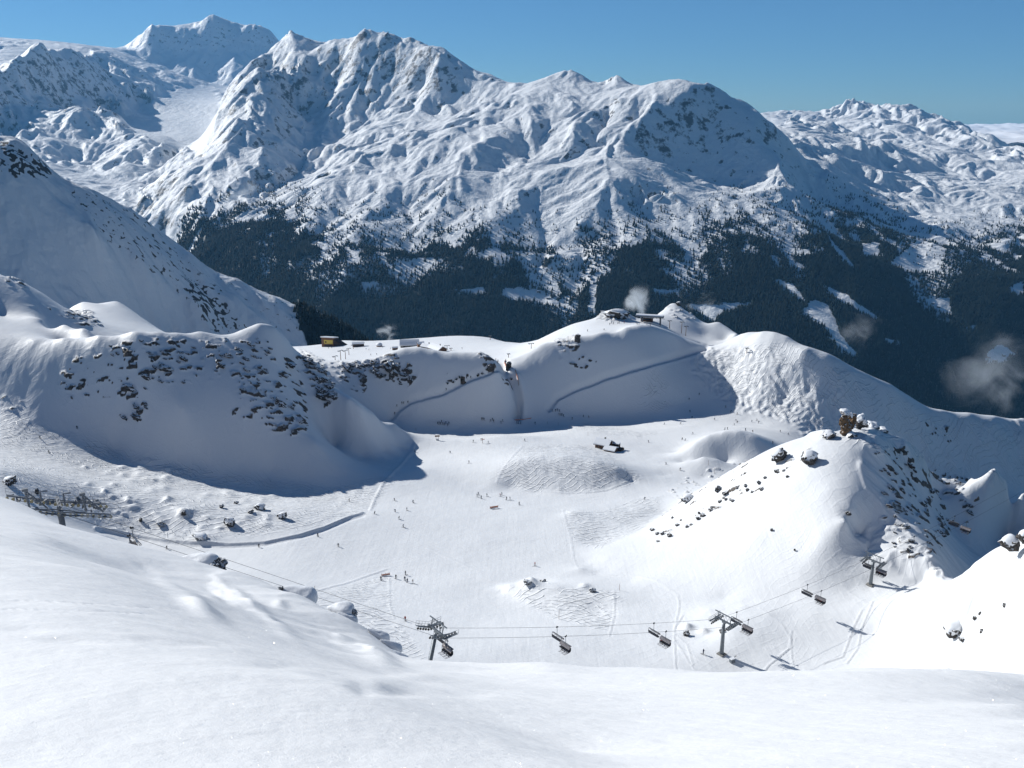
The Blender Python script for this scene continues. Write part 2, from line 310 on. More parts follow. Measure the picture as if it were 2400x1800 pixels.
L += behind([M2[i] for i in range(3, 15)], (1.02, 2))+behind(M1[3:-3], (1.03, 6), (1.12, 20))
L += [  # (u, v, -height): the floor of the basin
 [(900,1535,-127),(960,1552,-128),(1100,1568,-130),(1300,1592,-131),(1500,1602,-133),(1700,1602,-135),(1900,1602,-134),(2100,1602,-131),(2200,1602,-124),(2300,1602,-112.5),(2400,1602,-103),(2520,1602,-95)],
 [(1100,1800,-121),(1500,1800,-124),(2000,1800,-121),(2500,1800,-95)],[(200,1500,-98),(600,1600,-112),(900,1700,-118)],[(-150,1500,-70),(100,1500,-90)],
 [(-150,1300,-95),(0,1300,-105),(150,1330,-118),(300,1400,-122),(450,1440,-124),(600,1480,-126),(740,1510,-127)],
 [(740,1400,-137),(900,1450,-137),(1100,1470,-138),(1300,1480,-138),(1450,1480,-139),(1560,1500,-137),(1640,1528,-135),(1690,1533,-134.7),(1740,1540,-135)],
 [(560,1345,-141),(600,1340,-143),(750,1350,-147),(900,1350,-150),(1000,1350,-150),(1150,1360,-149.5),(1250,1372,-149)],
 [(1190,1372,-146),(1250,1362,-144.5),(1300,1375,-143.5),(1360,1382,-143.5),(1440,1400,-143),(1400,1430,-143.5)],[(1160,1375,-149),(1220,1415,-145.5),(1300,1435,-143),(1420,1450,-141.5),(1450,1440,-141.5)],
 [(1355,1352,-149),(1450,1365,-147),(1530,1375,-144.5),(1590,1400,-142),(1585,1470,-139)],
 [(0,1180,-119),(120,1210,-133),(240,1243,-145),(300,1262,-148),(450,1285,-149),(600,1285,-150),(700,1262,-151),(830,1215,-155),(1000,1200,-159),(1150,1190,-161),(1250,1190,-161),(1320,1200,-160)],
 [(1345,1200,-158),(1360,1300,-153),(1400,1345,-150),(1480,1360,-147.5)],[(1400,1270,-156),(1450,1230,-158),(1520,1190,-162)],
 [(880,1120,-163),(1000,1100,-166),(1160,1150,-166),(1300,1172,-165),(1420,1166,-166),(1520,1130,-168),(1600,1105,-171)],
 [(900,1060,-170),(960,1040,-173),(1100,1030,-175),(1180,1020,-176),(1280,1025,-178),(1400,1030,-179),(1500,1060,-175),(1560,1090,-171)],
 [(1165,1128,-165),(1178,1100,-163),(1215,1078,-161),(1260,1070,-160.5),(1320,1070,-160),(1400,1082,-160.5),(1450,1098,-163),(1490,1120,-167)],[(1200,1142,-167),(1260,1154,-167),(1340,1156,-167),(1420,1147,-167),(1480,1128,-168)],
 [(1210,1050,-171),(1350,1048,-173),(1470,1085,-171)],
 [(900,985,-183),(919,980,-184),(1003,980,-184),(1111,984,-185),(1162,988,-186),(1216,978,-187),(1267,974,-187),(1353,968,-189),(1451,966,-190),(1538,966,-189),(1600,945,-186.5),(1680,935,-185)],
 [(1350,1000,-186),(1450,1010,-184),(1560,1010,-183),(1600,1000,-185)],
 [(1750,985,-190),(1850,1012,-190),(1900,1003,-192),(1980,1035,-200),(2080,1080,-215),(2200,1121,-232),(2300,1135,-240),(2400,1150,-250),(2520,1160,-255)],
 [(1570,905,560),(1620,872,580),(1700,880,577),(1750,930,553)],[(1531,852,570),(1570,842,583),(1620,826,605),(1660,815,620)],
 [(2000,940,538),(2060,990,532)],[(1850,930,545)],
 # behind the terminal: piste running from the terminal to the saddle
 [(1470,757,640),(1530,752,655),(1560,765,650),(1600,790,638),(1660,808,632),(1720,815,628)],[(1620,750,668),(1650,785,655),(1700,800,650),(1750,800,640)],
 # mounds
 [cr(u, v, 425, -176, 1.3) for u, v in [(1608,1052),(1630,1034),(1660,1018),(1700,1010),(1730,1009),(1770,1022),(1800,1045)]]+[(1830,1068,430)],
 [(1600,1085,-174),(1650,1092,-174),(1700,1088,-175),(1760,1096,-174),(1800,1100,-174)],[(1590,1060,-177),(1610,1030,-179),(1660,1004,-182),(1740,1000,-184),(1800,1018,-183),(1850,1040,-182)],
 [(1570,1092,-171),(1610,1080,-169),(1650,1066,-166.5),(1680,1074,-168),(1730,1092,-171)],[(1560,1115,-171),(1650,1118,-171.5),(1700,1120,-171)],
 # left bowl
 [(-150,970,375),(0,966,-131),(72,993,-135),(181,1020,-141),(271,1052,-148),(353,1081,-150),(475,1090,-153),(542,1102,-155),(633,1108,-158),(705,1127,-160),(778,1142,-162)],
 [(-150,1100,285),(0,1100,-122),(120,1120,-133),(250,1150,-140),(450,1180,-147),(600,1200,-150),(720,1195,-154)],
 [(780,1050,-165),(850,1070,-168),(945,1081,-170)],[(820,1000,-168),(880,1010,-175),(930,1010,-178)],
 [(-150,800,408),(0,800,410),(80,795,412),(150,790,411)],[(0,740,455),(100,745,450),(200,765,432)],
 [(705,832,451),(700,900,430),(720,980,405),(740,1040,385)],[(642,767,443),(620,850,420),(600,950,392)],[(470,777,424),(440,860,402),(420,950,383)],
 # plateau behind the middle ridge
 [(700,845,760),(760,838,760),(820,832,780),(880,826,790),(940,812,830)],[(1060,815,760),(1120,815,740),(1180,825,680),(1230,820,650)],[(1168,850,590),(1180,838,620)],
 # right-hand hill: lit flank and shaded flank
 [(1360,1330,-149.5),(1420,1310,-150),(1500,1330,-147),(1560,1350,-144),(1650,1385,-141),(1700,1400,-140),(1760,1410,-138),(1850,1400,-136),(1930,1385,-134),(2000,1376,-133),(2040,1371,-132.5)],
 [(1560,1270,-144),(1650,1260,-138),(1750,1270,-133),(1850,1270,-129),(1920,1290,-127.5)],[(1640,1190,-140),(1740,1160,-130),(1840,1150,-121),(1940,1150,-117)],
 [(2120,1120,288),(2150,1200,266),(2170,1280,238),(2200,1330,226)],[(2190,1160,310),(2230,1230,300),(2270,1290,286),(2300,1330,270)],
 [(2260,1150,318),(2300,1200,322),(2340,1260,318),(2360,1320,300)],[(2330,1110,312),(2360,1170,325),(2400,1240,332),(2500,1300,332)],[(2350,1420,255),(2500,1420,260)],[(2260,1420,235),(2300,1420,235)],
 [(2050,1480,-134),(2150,1500,-129),(2200,1500,-124),(2260,1480,-116.5),(2300,1440,-108),(2400,1400,-94.5)],[(2230,1420,-115),(2300,1380,-103.5),(2400,1330,-90)],[(1850,1450,-135.5),(1950,1430,-134.5),(2050,1410,-132.5),(2120,1410,-129)],
 [(1620,1450,-139),(1660,1430,-138),(1740,1420,-136.5),(1800,1440,-135),(1840,1480,-135)],[(1650,1490,-137),(1720,1470,-134.5),(1780,1480,-134.5),(1800,1510,-135)],
 [(2400,1520,-100.5),(2500,1500,-92)],[(2060,1550,-132),(2200,1550,-124),(2300,1550,-111)]]
B = Sheet(-.70, .82, 138, 1900, .00165, L, sub=3)
uB, vB = B.uv()
# ---- the slope the photographer stands on
EA = [(-150,1125,102),(0,1163,100),(41,1175,100),(104,1208,100),(163,1247,98),(230,1288,95),(294,1326,92),(402,1334,88),(470,1322,84),(510,1337,80),(600,1362,78),(655,1382,74),(764,1425,66),(859,1472,60),(905,1505,58),(942,1533,56),(963,1548,55),(1000,1554,54),(1081,1562,53),(1262,1570,52),(1479,1590,52),(1600,1595,51),(1853,1600,50),(2179,1602,50),(2300,1605,49),(2400,1600,48),(2600,1595,46)]
L = [EA]+behind(EA, (1.06, 22), (1.15, 60))
L += [[(-150,1650,150),(400,1700,150),(900,1770,150),(1500,1800,150),(2600,1800,150)],
 [(-200,1800,4.6),(0,1800,4.8),(500,1800,5),(1000,1800,5.6),(1340,1800,6.3),(1400,1830,6.2)],
 [(-200,1560,8.5),(0,1560,8.4),(300,1560,8.5),(560,1565,9),(770,1592,9),(900,1640,8.4),(1050,1702,7.6),(1200,1755,7),(1330,1797,6.5)],
 [(1450,1800,8),(1700,1800,8),(2100,1800,8.2),(2600,1800,8.4)],[(1350,1765,10.5),(1700,1740,11),(2100,1735,11.5),(2600,1730,12)],
 [(700,1555,13.5),(850,1590,13.5),(1000,1640,13),(1150,1690,12)],
 [(900,1565,34),(1200,1600,30),(1600,1645,24),(2000,1650,23),(2400,1650,22)],[(900,1590,20),(1200,1640,18),(1500,1690,16),(2000,1690,16),(2500,1690,16)],
 [(-100,1400,14),(200,1420,14),(500,1470,17),(750,1520,22)],[(-100,1300,21),(200,1330,22),(400,1400,26),(600,1460,32),(800,1520,42)],
 [(-100,1220,36),(150,1290,36),(300,1350,40),(450,1390,50),(600,1420,56),(750,1460,56),(880,1530,50)],[(100,1256,62),(300,1348,62),(480,1372,66)],
 [(-300,2600,.9),(300,2600,.9),(1200,2600,1.0),(2000,2600,1.1),(2700,2600,1.1)],[(-200,2100,2.1),(600,2100,2.2),(1200,2100,2.6),(1900,2100,2.9),(2600,2100,2.9)]]
A = Sheet(-1.15, 1.15, 1.1, 152, .0036, L, sub=1, stepq=.0045, smooth=14)
uA, vA = A.uv()
def bumpA(lst):
    for (u, v, ru, rv, h, ang) in lst:                  # drifts: centre, radii (px), height (m)
        c, s_ = math.cos(math.radians(ang)), math.sin(math.radians(ang)); du, dv = uA-u, vA-v
        e = ((du*c+dv*s_)/ru)**2+((-du*s_+dv*c)/rv)**2
        A.z += .36*h*np.exp(-e)*(A.Y < 115)
bumpA([(470,1425,50,14,.9,30),(560,1395,60,10,.7,32),(620,1445,70,10,.8,35),(520,1400,40,8,-.6,30),(660,1420,14,10,.6,0),(400,1375,40,9,.5,25),(340,1330,30,10,-.5,30),
 (880,1535,50,14,1.2,25),(800,1500,40,10,.5,30),(60,1475,60,8,-.10,0),(160,1500,90,7,-.14,3),(420,1508,90,7,-.12,3),(350,1497,50,6,-.08,3),(640,1560,60,7,-.12,4),
 (880,1600,60,14,.16,10),(980,1590,60,9,.16,0),(930,1622,60,9,-.2,5),(850,1612,30,14,-.15,20),(1250,1545,70,14,1.1,6),(1700,1655,160,14,.2,2),(1100,1625,70,10,-.15,0),(2200,1640,160,14,-.3,0),(1500,1625,120,10,-.2,3)])
for k in range(34):
    for (v0, dv) in ((1408, 18), (1428, 12)): t_ = k/34; bumpA([(10+t_*350+random.uniform(-3, 3), v0+dv*t_*t_+random.uniform(-1, 1), 4.5, 1.6, -.06, 0)])
A.z += .5*(1-.65*sm(55, 85, A.Y))*fbm(A.X/14, A.Y/9, 3, 90)*sm(14, 40, A.Y)+.02*fbm(A.X/1.1, A.Y/1.0, 3, 95)*sm(4, 14, A.Y)
zx, zy = A.grad()
A.z += .22*gully(A.X, A.Y, zx, zy, 1/9., 2, 97)*sm(20, 50, A.Y)*sm(250, 500, uA)*(1-sm(900, 1000, uA))

A.z = np.where(A.Y < 5, np.minimum(A.z, -1.25-.1*A.Y), A.z)
# ================================================================ SURFACE DETAIL OF THE BASIN
WU, WV = uB+10*fbm(uB/40, vB/40, 3, 200), vB+10*fbm(uB/40+7, vB/40, 3, 210)
def wpoly(p, k=0): return inpoly(WU, WV, p)
x, y = B.X, B.Y
zx, zy = B.grad(); slB = np.hypot(zx, zy)
face = inpoly(uB, vB, [(0,800),(330,775),(700,800),(760,850),(1160,860),(1200,840),(1460,770),(1590,790),(1655,815),(1520,870),(1290,960),(900,985),(780,900),(940,1085),(700,1140),(400,1100),(0,970)])
face = blur(face.astype(float), 6)
hill = inpoly(uB, vB, [(2041,1016),(2130,1035),(2212,1120),(2400,1140),(2400,1240),(2250,1350),(2164,1368),(2040,1310),(1990,1250),(1980,1207),(2025,1150),(2008,1100)])
hill = blur(hill.astype(float), 5)
B.z += (face*.5+hill*1.5)*gully(x, y, zx, zy, 1/26., 4, 33, .55, .7)
rface = blur(inpoly(uB, vB, [(1800,790),(1990,862),(2170,965),(2400,995),(2400,1150),(2200,1120),(1980,1035),(1850,960)]).astype(float), 8)
B.z += rface*2.6*gully(x, y, zx, zy, 1/62., 3, 35, .5, .6)
# rock bands: (polygon, density, cell size)
RK = [([(130,890),(200,820),(300,790),(400,785),(430,800),(380,880),(300,900),(240,860),(160,930)],.10,3.8),
 ([(255,800),(420,790),(540,795),(620,790),(690,850),(720,940),(725,1015),(650,1020),(600,930),(520,880),(430,900),(330,900),(260,850)],.13,4.2),
 ([(150,900),(230,880),(340,900),(345,975),(290,985),(260,930),(160,940)],.15,3.8),([(0,930),(50,930),(60,970),(0,960)],.1,3.8),
 ([(540,960),(590,960),(590,985),(545,980)],.3,4),
 ([(700,815),(760,845),(790,930),(800,965),(760,960),(720,880),(690,850)],.30,4.2),([(560,880),(640,930),(725,1010),(690,1030),(640,1010),(560,930)],.30,3.8),
 ([(770,850),(870,843),(930,830),(985,880),(960,910),(870,880),(850,925),(800,900)],.30,3.8),
 ([(1120,825),(1160,845),(1165,870),(1130,860)],.5,3),([(1300,800),(1345,785),(1365,810),(1340,830),(1310,820)],.45,4),([(1310,830),(1400,840),(1400,870),(1330,860)],.12,4),
 ([(1045,870),(1100,870),(1090,905),(1050,900)],.15,3),([(1180,880),(1200,885),(1205,900),(1180,900)],.5,2),
 ([(2041,1040),(2130,1050),(2180,1110),(2330,1110),(2290,1130),(2300,1200),(2250,1230),(2170,1330),(2090,1300),(2060,1200),(2080,1120)],.17,4.5),
 ([(60,715),(220,735),(245,765),(190,770),(150,740)],.28,4),([(0,640),(60,655),(60,680),(20,670)],.25,4),
 ([(1400,730),(1470,735),(1480,752),(1400,752)],.35,3.8),([(1560,715),(1625,735),(1640,760),(1570,745)],.12,4),([(2150,985),(2250,985),(2240,1040),(2160,1030)],.06,4),
 ([(1560,1150),(1640,1100),(1900,1050),(1880,1100),(1700,1200),(1540,1260)],.03,2.5)]
rock = np.zeros(B.z.shape)
for i, (p, den, cs) in enumerate(RK):
    m = blur(wpoly(p, i).astype(float), 3)
    n = fbm((x+.6*y)/cs/1.7, (y-.4*x)/cs/1.1+B.z/cs*.8, 4, 300+i)          # slabs dipping across the face
    t = np.quantile(n[m > .5], 1-den) if (m > .5).any() else 9
    rock = np.maximum(rock, m*sm(t-.05, t+.06, n))
B.z += rock*(.9+.7*fbm(x/1.8, y/1.8, 2, 330))*np.clip(B.Y/420, .5, 1.5)
# moguls, tracked-out snow, groomed piste, cut banks
mog = blur((inpoly(uB, vB, [(1622,870),(1625,835),(1660,815),(1800,812),(1860,850),(1900,900),(1960,960),(1990,1000),(1900,1010),(1820,985),(1730,965),(1680,930),(1640,900)])
      | inpoly(uB, vB, [(1955,870),(2010,870),(1980,930),(1960,980),(1930,960)]) | inpoly(uB, vB, [(2300,1000),(2400,980),(2400,1140),(2330,1060),(2290,1040)])
      | inpoly(uB, vB, [(1845,985),(1960,1000),(1930,1030),(1880,1020)])).astype(float), 3)
B.z += mog*(1.25*fbm((x+y*.5)/4.6, (y-.5*x)/7.5, 2, 400, .5, True))
trk = blur((inpoly(uB, vB, [(0,970),(300,1065),(520,1110),(780,1145),(945,1085),(960,1050),(880,1190),(700,1240),(450,1270),(220,1230),(60,1170),(0,1120)])
      | inpoly(uB, vB, [(1170,1120),(1190,1075),(1240,1045),(1340,1040),(1440,1065),(1495,1120),(1440,1150),(1340,1155),(1230,1150)])
      | inpoly(uB, vB, [(1322,1195),(1400,1200),(1500,1170),(1560,1160),(1520,1230),(1400,1290),(1345,1260)])
      | inpoly(uB, vB, [(700,1400),(915,1350),(920,1440),(1010,1560),(880,1560),(740,1450)])
      | inpoly(uB, vB, [(1340,1000),(1370,990),(1480,1010),(1560,1015),(1500,1025),(1400,1020)])
      | inpoly(uB, vB, [(1180,1375),(1450,1385),(1430,1480),(1300,1450)])
      | inpoly(uB, vB, [(1660,830),(1860,800),(2000,875),(2170,965),(2400,1000),(2400,1140),(2200,1110),(1900,1000),(1700,930)])
      | inpoly(uB, vB, [(1531,852),(1575,925),(1560,965),(1500,960)])).astype(float), 7)
def line_amt(pts, w, sy=1.6):                                   # soft-edged line drawn on the snow, w in pixels
    return np.exp(-(dseg(uB, vB, pts, sy)/w)**2)
def berm(pts, side_w, h, sy=1.5):
    global B
    B.z += h*line_amt(pts, side_w, sy)
vis = (B.Y > 190)
bank = [(225,1238),(300,1252),(380,1266),(450,1273),(540,1276),(620,1272),(700,1256),(760,1238),(820,1212),(850,1203)]
lowbank = [(150,1232),(225,1245)]
berm(bank, 3.5, .85); berm([(p[0], p[1]+7) for p in bank], 4, -.25)
berm([(972,1040),(965,1060),(935,1095),(900,1130),(878,1170),(868,1195)], 2.5, .4, 1)
for pts in ([(470,1330),(560,1360),(640,1378),(730,1390)],): berm(pts, 6, 1.2)
# roads cut across the shaded face: a bench is a dip above and a lip below
road1 = [(1168,862),(1130,878),(1107,885),(1070,902),(1031,921),(1000,930),(963,939),(934,957),(919,979)]
road2 = [(1655,816),(1595,834),(1523,853),(1470,868),(1415,885),(1380,900),(1343,914),(1306,932),(1288,957)]
gul = [(1183,862),(1201,881),(1210,910),(1216,939),(1214,972)]
for r_ in (road1, road2): berm(r_, 7, -2.3, 1); berm([(p[0]+3, p[1]+7) for p in r_], 4, .8, 1)
B.z -= 6.0*line_amt(gul, 9, 1); B.z += 1.6*line_amt([(p[0]+13, p[1]) for p in gul], 5, 1)
edges = [[(1165,1128),(1178,1100),(1200,1070),(1225,1045)],[(1165,1130),(1230,1150),(1330,1157),(1420,1150),(1490,1122),(1494,1112)],[(1320,1195),(1338,1260),(1345,1310),(1355,1330),(1390,1345),(1500,1352),(1540,1362),(1590,1395),(1592,1420),(1580,1480),(1583,1560),(1588,1592)],
 [(1600,1440),(1582,1470)],[(1583,1500),(1620,1560),(1650,1595)],[(1583,1485),(1610,1510),(1625,1560)],[(1560,1500),(1680,1570),(1740,1600)],[(1440,1385),(1440,1440),(1428,1490)],
 [(1780,1425),(1830,1460),(1855,1500),(1855,1540),(1860,1560),(1900,1572)],[(1855,1480),(1850,1520),(1800,1560),(1780,1590)],[(1975,1370),(1995,1390),(2040,1420),(2090,1470),(2130,1510),(2125,1560),(2110,1580)],
 [(912,1355),(914,1420),(925,1450)],[(720,1390),(800,1370),(860,1350),(905,1335)],[(2020,1430),(2000,1470),(1990,1500),(1975,1540),(1930,1555)],[(2045,1410),(2020,1470),(2010,1520),(1985,1555)],
 [(0,1030),(40,1020),(60,1000),(70,985)],[(1000,1285),(1100,1330)]]
for e in edges: B.z += vis*.15*line_amt(e, 1.9, 1.0)-vis*.09*line_amt([(p[0]+3, p[1]+2) for p in e], 1.6, 1.0)
# hummocks with buried stones in the left bowl and round the feet of the hill
r2 = np.random.default_rng(3)
HUM = [(r2.uniform(270, 640), r2.uniform(1150, 1245), r2.uniform(6, 16), r2.uniform(.3, .8)) for _ in range(42)]
HUM += [(r2.uniform(150, 420), r2.uniform(1080, 1180), r2.uniform(7, 18), r2.uniform(.4, .9)) for _ in range(26)]
HUM += [(480,1262,30,1.0),(430,1200,28,1.2),(1610,1470,14,1.5),(1650,1480,12,1.1),(1240,1370,20,1.4),(1245,1362,10,1.0),(1370,1375,12,.8)]
for (hu, hv, hr, hh) in HUM:
    B.z += vis*hh*np.exp(-((uB-hu)/hr)**2-((vB-hv)/(hr*.45))**2)
B.z += vis*(.35+.9*trk)*.18*fbm(x/3.2, y/3.2, 3, 420)+.5*fbm(x/30, y/30, 3, 430)
zx, zy = B.grad(); slB = np.hypot(zx, zy)
uB, vB = B.uv()
# ---- forest and rock on the valley side
uD, vD = D.uv(); FU, FV = fbm(uD/20, vD/20, 4, 500), fbm(uD/20+3, vD/20, 4, 530)
def wD(p, k, a=14, f=35.): return inpoly(uD+a*FU, vD+a*FV, p)
line = np.interp(uD, [380,430,500,560,640,700,760,830,900,1000,1080,1150,1220,1290,1340,1400,1450,1520,1600,1700,1760,1800,1850,1900,1960,2040,2100,2160,2230,2300,2400,2600],
                     [640,500,475,480,500,520,560,570,560,540,555,560,575,600,650,600,570,540,560,530,520,545,560,530,520,525,560,620,620,590,560,540])
nz = fbm(D.X/420, D.Y/420, 5, 540)+.7*G
den = sm(-45, 40, vD-line+55*nz)*(D.Y < 5900)*(uD > 395)
den *= sm(-.25, .35, fbm(D.X/130, D.Y/130, 3, 560)+sm(0, 150, vD-line)*1.0)
thin = blur(wD([(640,620),(760,590),(930,600),(1090,620),(1080,640),(930,640),(760,680)], 1).astype(float), 3); den *= 1-.45*thin; den *= 1-.85*sm(.12, .42, -G)*(1-sm(60, 190, vD-line)); den *= 1-.6*sm(.3, .5, fbm(D.X/60, D.Y/260, 3, 566)-.1+.0*G)*(1-sm(40, 220, vD-line))
MEAD = [[(845,662),(885,660),(890,675),(850,685)],[(1060,680),(1130,675),(1145,686),(1080,692)],[(1170,678),(1215,672),(1240,680),(1270,685),(1318,715),(1310,722),(1220,706),(1180,700)],[(1248,665),(1265,672),(1262,690),(1250,680)],
 [(1310,640),(1345,636),(1400,650),(1400,668),(1370,662)],[(1380,660),(1400,655),(1395,740),(1375,735)],[(1525,675),(1590,682),(1585,696),(1530,690)],[(1600,716),(1760,708),(1750,718),(1700,730),(1670,758),(1640,740)],
 [(1872,735),(1905,700),(1940,715),(1955,745),(1975,790),(2015,835),(1990,838),(1960,815),(1930,770)],[(1925,670),(1970,685),(2010,710),(2060,745),(2050,750),(2000,725),(1960,705)],[(2165,700),(2225,698),(2225,740),(2180,725)],
 [(2360,680),(2400,655),(2400,695),(2370,690)],[(2305,830),(2350,805),(2378,830),(2345,855),(2310,850)],[(2080,620),(2150,560),(2215,580),(2200,640),(2130,640)],[(2020,570),(2065,570),(2060,605),(2015,600)],[(1930,540),(1950,560),(2000,620),(2000,632),(1950,590)],
 [(740,640),(800,630),(790,680),(750,725),(738,720)],[(600,560),(640,570),(650,620),(620,660),(610,620)],[(1350,520),(1420,560),(1430,640),(1400,660),(1375,600)],[(1800,650),(1860,665),(1900,720),(1850,690)],
 [(2060,790),(2100,795),(2120,810),(2080,805)],[(2240,760),(2290,765),(2280,775)],[(2150,670),(2240,560),(2290,600),(2190,720),(2165,740)],[(1790,800),(1830,810),(1900,840),(1860,830)],[(1640,500),(1700,540),(1720,640),(1690,650),(1650,560)]]
mead = np.zeros(D.z.shape)
for i, p in enumerate(MEAD):
    soft = i in (16,17,18,23,24,22)
    mead = np.maximum(mead, wD(p, 10+i, 7, 20.).astype(float)*(.55 if soft else 1))
mead = blur(mead, 1)
den = den*(1-mead)
# rims of single trees in strips between
den = np.clip(den, 0, 1)
zx, zy = D.grad(); slD = np.hypot(zx, zy)
rn = fbm(D.X/70, D.Y/70, 5, 570)
rockD = sm(.72, 1.15, slD+.9*rn)*.58
E_ = (uD < 700) & (D.Y > 12500)
rockD = np.where(E_, sm(.7, 1.1, slD+.8*rn)*.5, rockD)*(1-gl)
LP = inpoly(uD, vD, [(0,130),(200,100),(330,240),(230,280),(0,250)])
rockD = rockD*(1-.35*sm(5200, 6500, D.Y)*(uD > 1830)); rockD = rockD*(1-.8*sm(-60, 0, vD-line)*(D.Y < 6000)); rockD = np.maximum(rockD, LP*sm(.1, .6, rn+.5*slD)*.42)
# left shaded hillside
rL = fbm((Lh.X+Lh.Y)/12, (Lh.Y-Lh.X)/9, 5, 580)+.25*fbm(Lh.X/3.5, Lh.Y/3.5, 2, 585)
pl = blur((inpoly(uL, vL, [(0,320),(110,380),(130,420),(60,420),(0,400)])*1.+inpoly(uL, vL, [(150,430),(300,480),(450,610),(540,690),(520,760),(420,700),(330,640),(230,560)])*.55
     +inpoly(uL, vL, [(430,640),(560,740),(640,800),(480,780)])*.7+inpoly(uL, vL, [(450,600),(560,650),(720,730),(800,800),(640,780)])*.4).clip(0, 1), 8)
rockL = sm(.10, .34, rL+.34*pl-.06)*(.3+.7*pl)
denL = blur(inpoly(uL, vL, [(690,712),(769,742),(854,790),(900,830),(850,860),(740,850),(700,760)]).astype(float), 4)

# ================================================================ MATERIALS
def newmat(name):
    m = bpy.data.materials.new(name); m.use_nodes = True; n = m.node_tree
    return m, n, n.nodes['Principled BSDF']
def node(n, t, **kw):
    d = n.nodes.new(t)
    for k, v in kw.items():
        if k in ('inp',):
            for a, b in v.items():
                if hasattr(b, 'is_linked') or isinstance(b, bpy.types.NodeSocket): n.links.new(b, d.inputs[a])
                else: d.inputs[a].default_value = b
        else: setattr(d, k, v)
    return d
def math_(n, op, a, b=0.0, c=None, clamp=False):
    d = n.nodes.new('ShaderNodeMath'); d.operation = op; d.use_clamp = clamp
    for i, v in enumerate([a, b] if c is None else [a, b, c]):
        if isinstance(v, bpy.types.NodeSocket): n.links.new(v, d.inputs[i])
        else: d.inputs[i].default_value = v
    return d.outputs[0]
def mixc(n, f, a, b):
    d = n.nodes.new('ShaderNodeMix'); d.data_type = 'RGBA'
    for s_, v in ((d.inputs[0], f), (d.inputs[6], a), (d.inputs[7], b)):
        if isinstance(v, bpy.types.NodeSocket): n.links.new(v, s_)
        else: s_.default_value = v if not isinstance(v, tuple) else (*v, 1)
    return d.outputs[2]
def attr(n, name): d = n.nodes.new('ShaderNodeAttribute'); d.attribute_name = name; return d.outputs['Fac']
def noise(n, scale, det=4, rough=.5, vec=None, out='Fac', dist=0):
    d = n.nodes.new('ShaderNodeTexNoise'); d.inputs['Scale'].default_value = scale; d.inputs['Detail'].default_value = det; d.inputs['Roughness'].default_value = rough; d.inputs['Distortion'].default_value = dist
    if vec is not None: n.links.new(vec, d.inputs['Vector'])
    return d.outputs[out]
def ramp(n, v, a, b, lo=0.0, hi=1.0):
    d = n.nodes.new('ShaderNodeMapRange'); d.interpolation_type = 'SMOOTHSTEP'
    n.links.new(v, d.inputs[0]); d.inputs[1].default_value = a; d.inputs[2].default_value = b; d.inputs[3].default_value = lo; d.inputs[4].default_value = hi
    return d.outputs[0]
def coords(n, sc=(1, 1, 1), rot=(0, 0, 0)):
    t = n.nodes.new('ShaderNodeTexCoord'); m = n.nodes.new('ShaderNodeMapping'); m.inputs['Scale'].default_value = sc; m.inputs['Rotation'].default_value = rot
    n.links.new(t.outputs['Object'], m.inputs[0]); return m.outputs[0]
def bump(n, h, dist, normal=None, strength=1.0):
    d = n.nodes.new('ShaderNodeBump'); d.inputs['Distance'].default_value = dist; n.links.new(h, d.inputs['Height'])
    if isinstance(strength, bpy.types.NodeSocket): n.links.new(strength, d.inputs['Strength'])
    else: d.inputs['Strength'].default_value = strength
    if normal is not None: n.links.new(normal, d.inputs['Normal'])
    return d.outputs[0]
SNOW = (.77, .785, .80)
def snow_base(b, col=SNOW):
    b.inputs['Base Color'].default_value = (*col, 1); b.inputs['Roughness'].default_value = .55; b.inputs['Specular IOR Level'].default_value = .35
# near snow: grains and glitter
mA, n, b = newmat('powder_snow'); snow_base(b, (.83, .835, .84))
h1 = noise(n, 9, 5, .6, coords(n)); h2 = noise(n, 70, 2, .6, coords(n)); h3 = noise(n, 1.1, 3, .5, coords(n))
nn = bump(n, h3, .06); nn = bump(n, h1, .012, nn); nn = bump(n, h2, .004, nn); n.links.new(nn, b.inputs['Normal'])
vo = n.nodes.new('ShaderNodeTexVoronoi'); vo.inputs['Scale'].default_value = 34; n.links.new(coords(n), vo.inputs['Vector'])
sepc = n.nodes.new('ShaderNodeSeparateColor'); n.links.new(vo.outputs['Color'], sepc.inputs[0])
gl_ = math_(n, 'MULTIPLY', math_(n, 'GREATER_THAN', sepc.outputs[0], .985), math_(n, 'LESS_THAN', vo.outputs['Distance'], .30))
gs = n.nodes.new('ShaderNodeBsdfGlossy'); gs.inputs['Roughness'].default_value = .45; gs.inputs['Color'].default_value = (1, 1, 1, 1)
mxn = n.nodes.new('ShaderNodeMixShader'); n.links.new(gl_, mxn.inputs[0]); n.links.new(b.outputs[0], mxn.inputs[1]); n.links.new(gs.outputs[0], mxn.inputs[2])
n.links.new(mxn.outputs[0], n.nodes['Material Output'].inputs[0])
